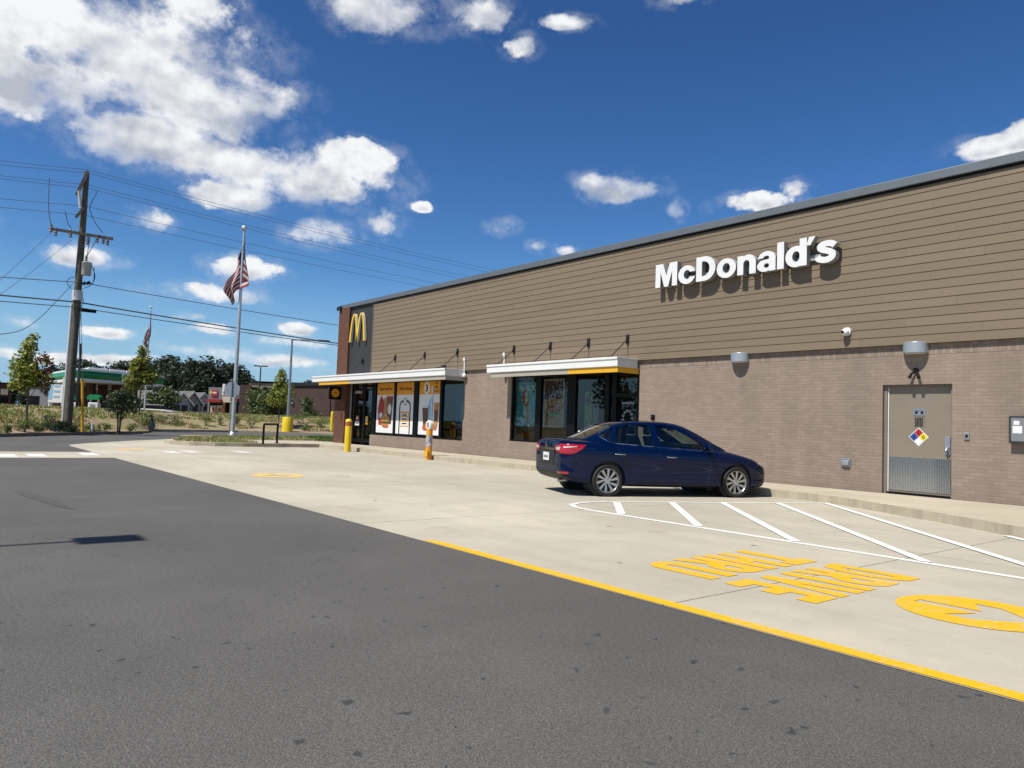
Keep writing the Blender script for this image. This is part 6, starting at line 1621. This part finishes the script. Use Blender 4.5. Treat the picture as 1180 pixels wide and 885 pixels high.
# houses
def house(px0, px1, ye, yr, d, label, w='vinyl', face='side'):
    f = Fr(px0, d, px1, d+1.5, .5); o = thing('house', f.A, label, 'house', group='small gabled houses beyond the bank')
    a, ze = f.uv(px0, ye); b, zr = f.uv(px1, yr); L = b-a; dep = 9
    P = lambda u_, n_, z_: Vector((f.A.x, f.A.y, 0))+f.u*(a+u_)+f.n*n_+Vector((0, 0, z_))
    mb = MB().add([P(0, 0, .3), P(L, 0, .3), P(L, 0, ze), P(L/2, 0, zr), P(0, 0, ze), P(0, -dep, .3), P(L, -dep, .3), P(L, -dep, ze), P(L/2, -dep, zr), P(0, -dep, ze)], [(0, 1, 2, 3, 4), (9, 8, 7, 6, 5), (0, 5, 6, 1), (1, 6, 7, 2), (0, 4, 9, 5)])
    mb.build('wall', w, o)
    mb = MB()
    for s_ in (0, 1):
        e = -.5 if s_ == 0 else L+.5; ez = ze-.5*(zr-ze)/(L/2)
        q = [P(e, .4, ez+.03), P(L/2, .4, zr+.03), P(L/2, -dep-.4, zr+.03), P(e, -dep-.4, ez+.03)]
        mb.add(q+[v+Vector((0, 0, .16)) for v in q], [(0,3,2,1),(4,5,6,7),(0,1,5,4),(1,2,6,5),(2,3,7,6),(3,0,4,7)])
    mb.build('roof', 'roofgrey', o)
    mb = MB()
    for s_ in (0, 1):
        e = -.5 if s_ == 0 else L+.5; ez = ze-.5*(zr-ze)/(L/2)
        q = [P(e, .42, ez-.08), P(L/2, .42, zr-.08), P(L/2, .42, zr+.22), P(e, .42, ez+.22)]
        mb.add(q+[v+f.n*.05 for v in q], [(0,3,2,1),(4,5,6,7),(0,1,5,4),(1,2,6,5),(2,3,7,6),(3,0,4,7)])
    mb.build('barge_board', 'housewhite', o)
    for k in (.25, .68):
        MB().obox(P(L*k-.5, .003, ze-1.6), f.u, f.n, 1.0, .06, 1.2).build('window', 'dark', o)
house(160, 186, 462, 452, 112, 'grey-roofed house right behind the distant flagpole'); house(199, 220, 463.5, 453.5, 128, 'grey gabled house left of the dark lamp pole, near the wood')
house(212, 232, 463, 452.5, 140, 'middle gabled house with a white roof edge', 'greypanel'); house(224, 245, 463, 454, 150, 'rightmost gabled house beside the grey shop', 'vinyl')
# shop row
s1 = Fr(240, 100, 290, 98.5, .6); o = thing('shop_row', s1.A, 'row of shops with grey, cream and brick fronts and small signs', 'shop row')
s1.box(MB(), 240.5, 257.5, 446, 480, -12, 0, toground=True).build('grey_front', 'greypanel', o); s1.box(MB(), 268, 277, 444.5, 480, -12, -.05, toground=True).build('grey_front', 'greypanel', o)
s1.box(MB(), 257.5, 268, 442.5, 455.8, -12, .35).build('white_front', 'posterwhite', o); s1.box(MB(), 257.5, 268, 456, 464, -12, .30).build('stone_front', 'cream', o)
s1.box(MB(), 257.5, 259, 464, 480, -.5, .28, toground=True).build('timber_post', 'bun', o); s1.box(MB(), 266, 267.6, 464, 480, -.5, .28, toground=True).build('timber_post', 'bun', o); s1.box(MB(), 259, 266, 464, 480, -12, -.2, toground=True).build('entry', 'black', o)
s1.box(MB(), 241, 257, 460, 463.5, .01, 1.3).build('red_canopy', 'red', o); s1.box(MB(), 268.5, 276.5, 459, 462.5, .01, 1.2).build('red_canopy', 'red', o)
for a_, b_ in ((243, 248.5), (250, 256)): 
    w_ = s1.box(MB(), a_, b_, 467, 476, .01, .08).build('window', 'cream', o); s1.box(MB(), a_+1.5, b_-1.2, 470, 475, .085, .10).build('window_poster', 'tomato', w_)
s1.box(MB(), 241.5, 257, 464.5, 480, .002, .006, toground=True).build('shopfront', 'black', o); s1.box(MB(), 270, 276, 464, 480, -.04, .02, toground=True).build('shopfront', 'black', o)
mb = MB(); a_, z_ = s1.uv(247.5, 453); ctr = Vector((s1.A.x, s1.A.y, z_))+s1.u*a_
mb.prism([(-.9, .45), (.55, .5), (.65, .1), (.5, -.5), (-.55, -.55), (-.75, -.2)], lambda a, b: ctr+s1.u*a*.62+s1.n*.02+Vector((0, 0, b*.75)), s1.n*.08, 0)
mb.prism([(-.95, .1), (-.7, .55), (-.45, .1), (-.7, -.35)], lambda a, b: ctr+s1.u*a*.62+s1.n*.11+Vector((0, 0, b*.75)), s1.n*.02, 1)
mb.prism([(-.35, .22), (.42, .22), (.40, -.10), (-.35, -.10)], lambda a, b: ctr+s1.u*a*.62+s1.n*.11+Vector((0, 0, b*.75)), s1.n*.02, 2)
mb.build('red_sign', ['red', 'brightyellow', 'offwhite'], o)
mb = MB(); a_, z_ = s1.uv(262.3, 448.5); ctr2 = Vector((s1.A.x, s1.A.y, z_))+s1.u*a_
for pl in ([(-.1, .75), (.12, .72), (.15, .45), (.35, .40), (.25, .15), (.1, .2), (.05, -.2), (.2, -.65), (.02, -.6), (-.1, -.25), (-.3, -.6), (-.4, -.5), (-.18, -.05), (-.25, .3)],):
    mb.prism(pl, lambda a, b: ctr2+s1.u*a+s1.n*.36+Vector((0, 0, b)), s1.n*.05, 0)
mb.build('figure_sign', 'black', o)
s2 = Fr(277, 98, 345, 95.5, .6)
s2.box(MB(), 277, 288, 443.5, 480, -12, .2, toground=True).build('brick_front', 'redbrick_far', o); s2.box(MB(), 288, 345, 441, 448, -12, .1).build('parapet', 'tan', o); s2.box(MB(), 287.5, 346, 439.5, 441, -12.1, .3).build('parapet_cap', 'dark', o)
s2.box(MB(), 288, 345, 448, 480, -12, -1.8, toground=True).build('recessed_front', 'cream', o); s2.box(MB(), 288, 345, 464.5, 467, -1.8, .1).build('walkway_beam', 'dark', o); s2.box(MB(), 297, 300, 448, 464.5, -1.79, -.2).build('brown_panel', 'brickred_col', o); s2.box(MB(), 301, 309, 449, 456, -1.79, -1.6).build('window', 'teal', o)
s2.box(MB(), 288, 345, 467, 480, -1.79, -1.6, toground=True).build('shopfront', 'black', o)
for x in (283.5, 296): s2.box(MB(), x, x+1.6, 467, 480, -.4, .1, toground=True).build('column', 'cream', o)
s3 = Fr(331, 92, 400, 84, .6); o = thing('brick_building', s3.A, 'plain dark red brick building end wall behind the lamp post', 'building')
s3.box(MB(), 331, 410, 443.5, 482, -14, 0, toground=True).build('wall', 'redbrick_far', o); s3.box(MB(), 330.5, 411, 441, 444.5, -14.1, .2).build('roof_edge', 'dark', o)
s3.box(MB(), 379.5, 380.4, 446, 482, .01, .12, toground=True).build('downpipe', 'redbrick_far', o); s3.box(MB(), 337.5, 339, 463.5, 465, .01, .3).build('wall_lamp', 'offwhite', o)
# dark lamp posts and slim poles far back
def far_lamp(px, yb, yt, d, heads, label, r=.10):
    b = at(px, yb, d); b.z = .3; t_ = at(px+1, yt, d).z; o = thing('street_lamp', b, label, 'street lamp', group='dark lamp posts beyond the bank')
    MB().tube([b, Vector((b.x, b.y, t_))], [r, r*.7], 8).build('pole', 'dark', o)
    if heads:
        for s_ in heads: MB().obox(Vector((b.x, b.y, t_-.08))+rt*(s_*.12 if s_ > 0 else -.8)-bk*.15, rt, bk, .68, .3, .13).build('lamp_head', 'dark', o)
        MB().tube([Vector((b.x, b.y, t_-.03))-rt*.3, Vector((b.x, b.y, t_-.03))+rt*.3], .04, 6).build('arm', 'dark', o)
far_lamp(297.5, 478, 421.5, 92, (1, -1), 'dark twin-head lamp post in front of the shop row'); far_lamp(203.5, 475, 431, 110, (1,), 'slim dark lamp post in front of the gabled houses')
far_lamp(88.3, 470, 395.5, 80, (), 'slim dark pole standing right behind the utility pole', .13)
# pale car behind the bank
p = at(181, 474.5, 84); p.z = .55
o = thing('white_car', p, 'pale car half hidden behind the bank, in front of the grey-roofed house', 'car')
u_ = rt; MB().prism([(-2.2, .3), (-2.25, .75), (-2.0, .95), (-1.2, 1.02), (1.1, .98), (2.0, .85), (2.2, .6), (2.15, .3)], lambda a, b: p+u_*a-bk*.85+Vector((0, 0, b)), bk*1.7).build('body', 'silverpaint', o, bevel=.08)
MB().prism([(-1.6, 1.0), (-1.0, 1.42), (.3, 1.42), (1.1, .98)], lambda a, b: p+u_*a-bk*.75+Vector((0, 0, b)), bk*1.5).build('cabin', 'black', o, bevel=.06); MB().prism([(-1.05, 1.40), (-.95, 1.46), (.25, 1.46), (.35, 1.40)], lambda a, b: p+u_*a-bk*.72+Vector((0, 0, b)), bk*1.44).build('roof', 'silverpaint', o)
for s_ in (-1.35, 1.35): MB().tube([p+u_*s_-bk*.87+Vector((0, 0, .32)), p+u_*s_+bk*.87+Vector((0, 0, .32))], .32, 16).build('wheel', 'rubber', o)
# trees across the lot behind the viewer: seen mirrored in the shop glass
for i, (x, y, h, w) in enumerate(((-52, -26, 9, 5), (-44, -30, 7, 4), (-36, -27, 10, 4), (-62, -20, 7, 5), (-26, -33, 8, 5), (-70, -32, 11, 7), (-16, -36, 9, 6))):
    rnd = random.Random(300+i); bl = [(rnd.uniform(-.3, .3)*w, rnd.uniform(-.3, .3)*w, h*rnd.uniform(.3, .8), w*.33, w*.33, h*.2) for _ in range(7)] + [(0, 0, h*.86, w*.2, w*.2, h*.14)]
    tree((x, y, -.03), 'tree across the lot that shows only mirrored in the shop windows', 'tree', h, bl, 1500, .38, ['leafdark', 'leafshrub'], 300+i, tr=.14, group='trees across the lot')
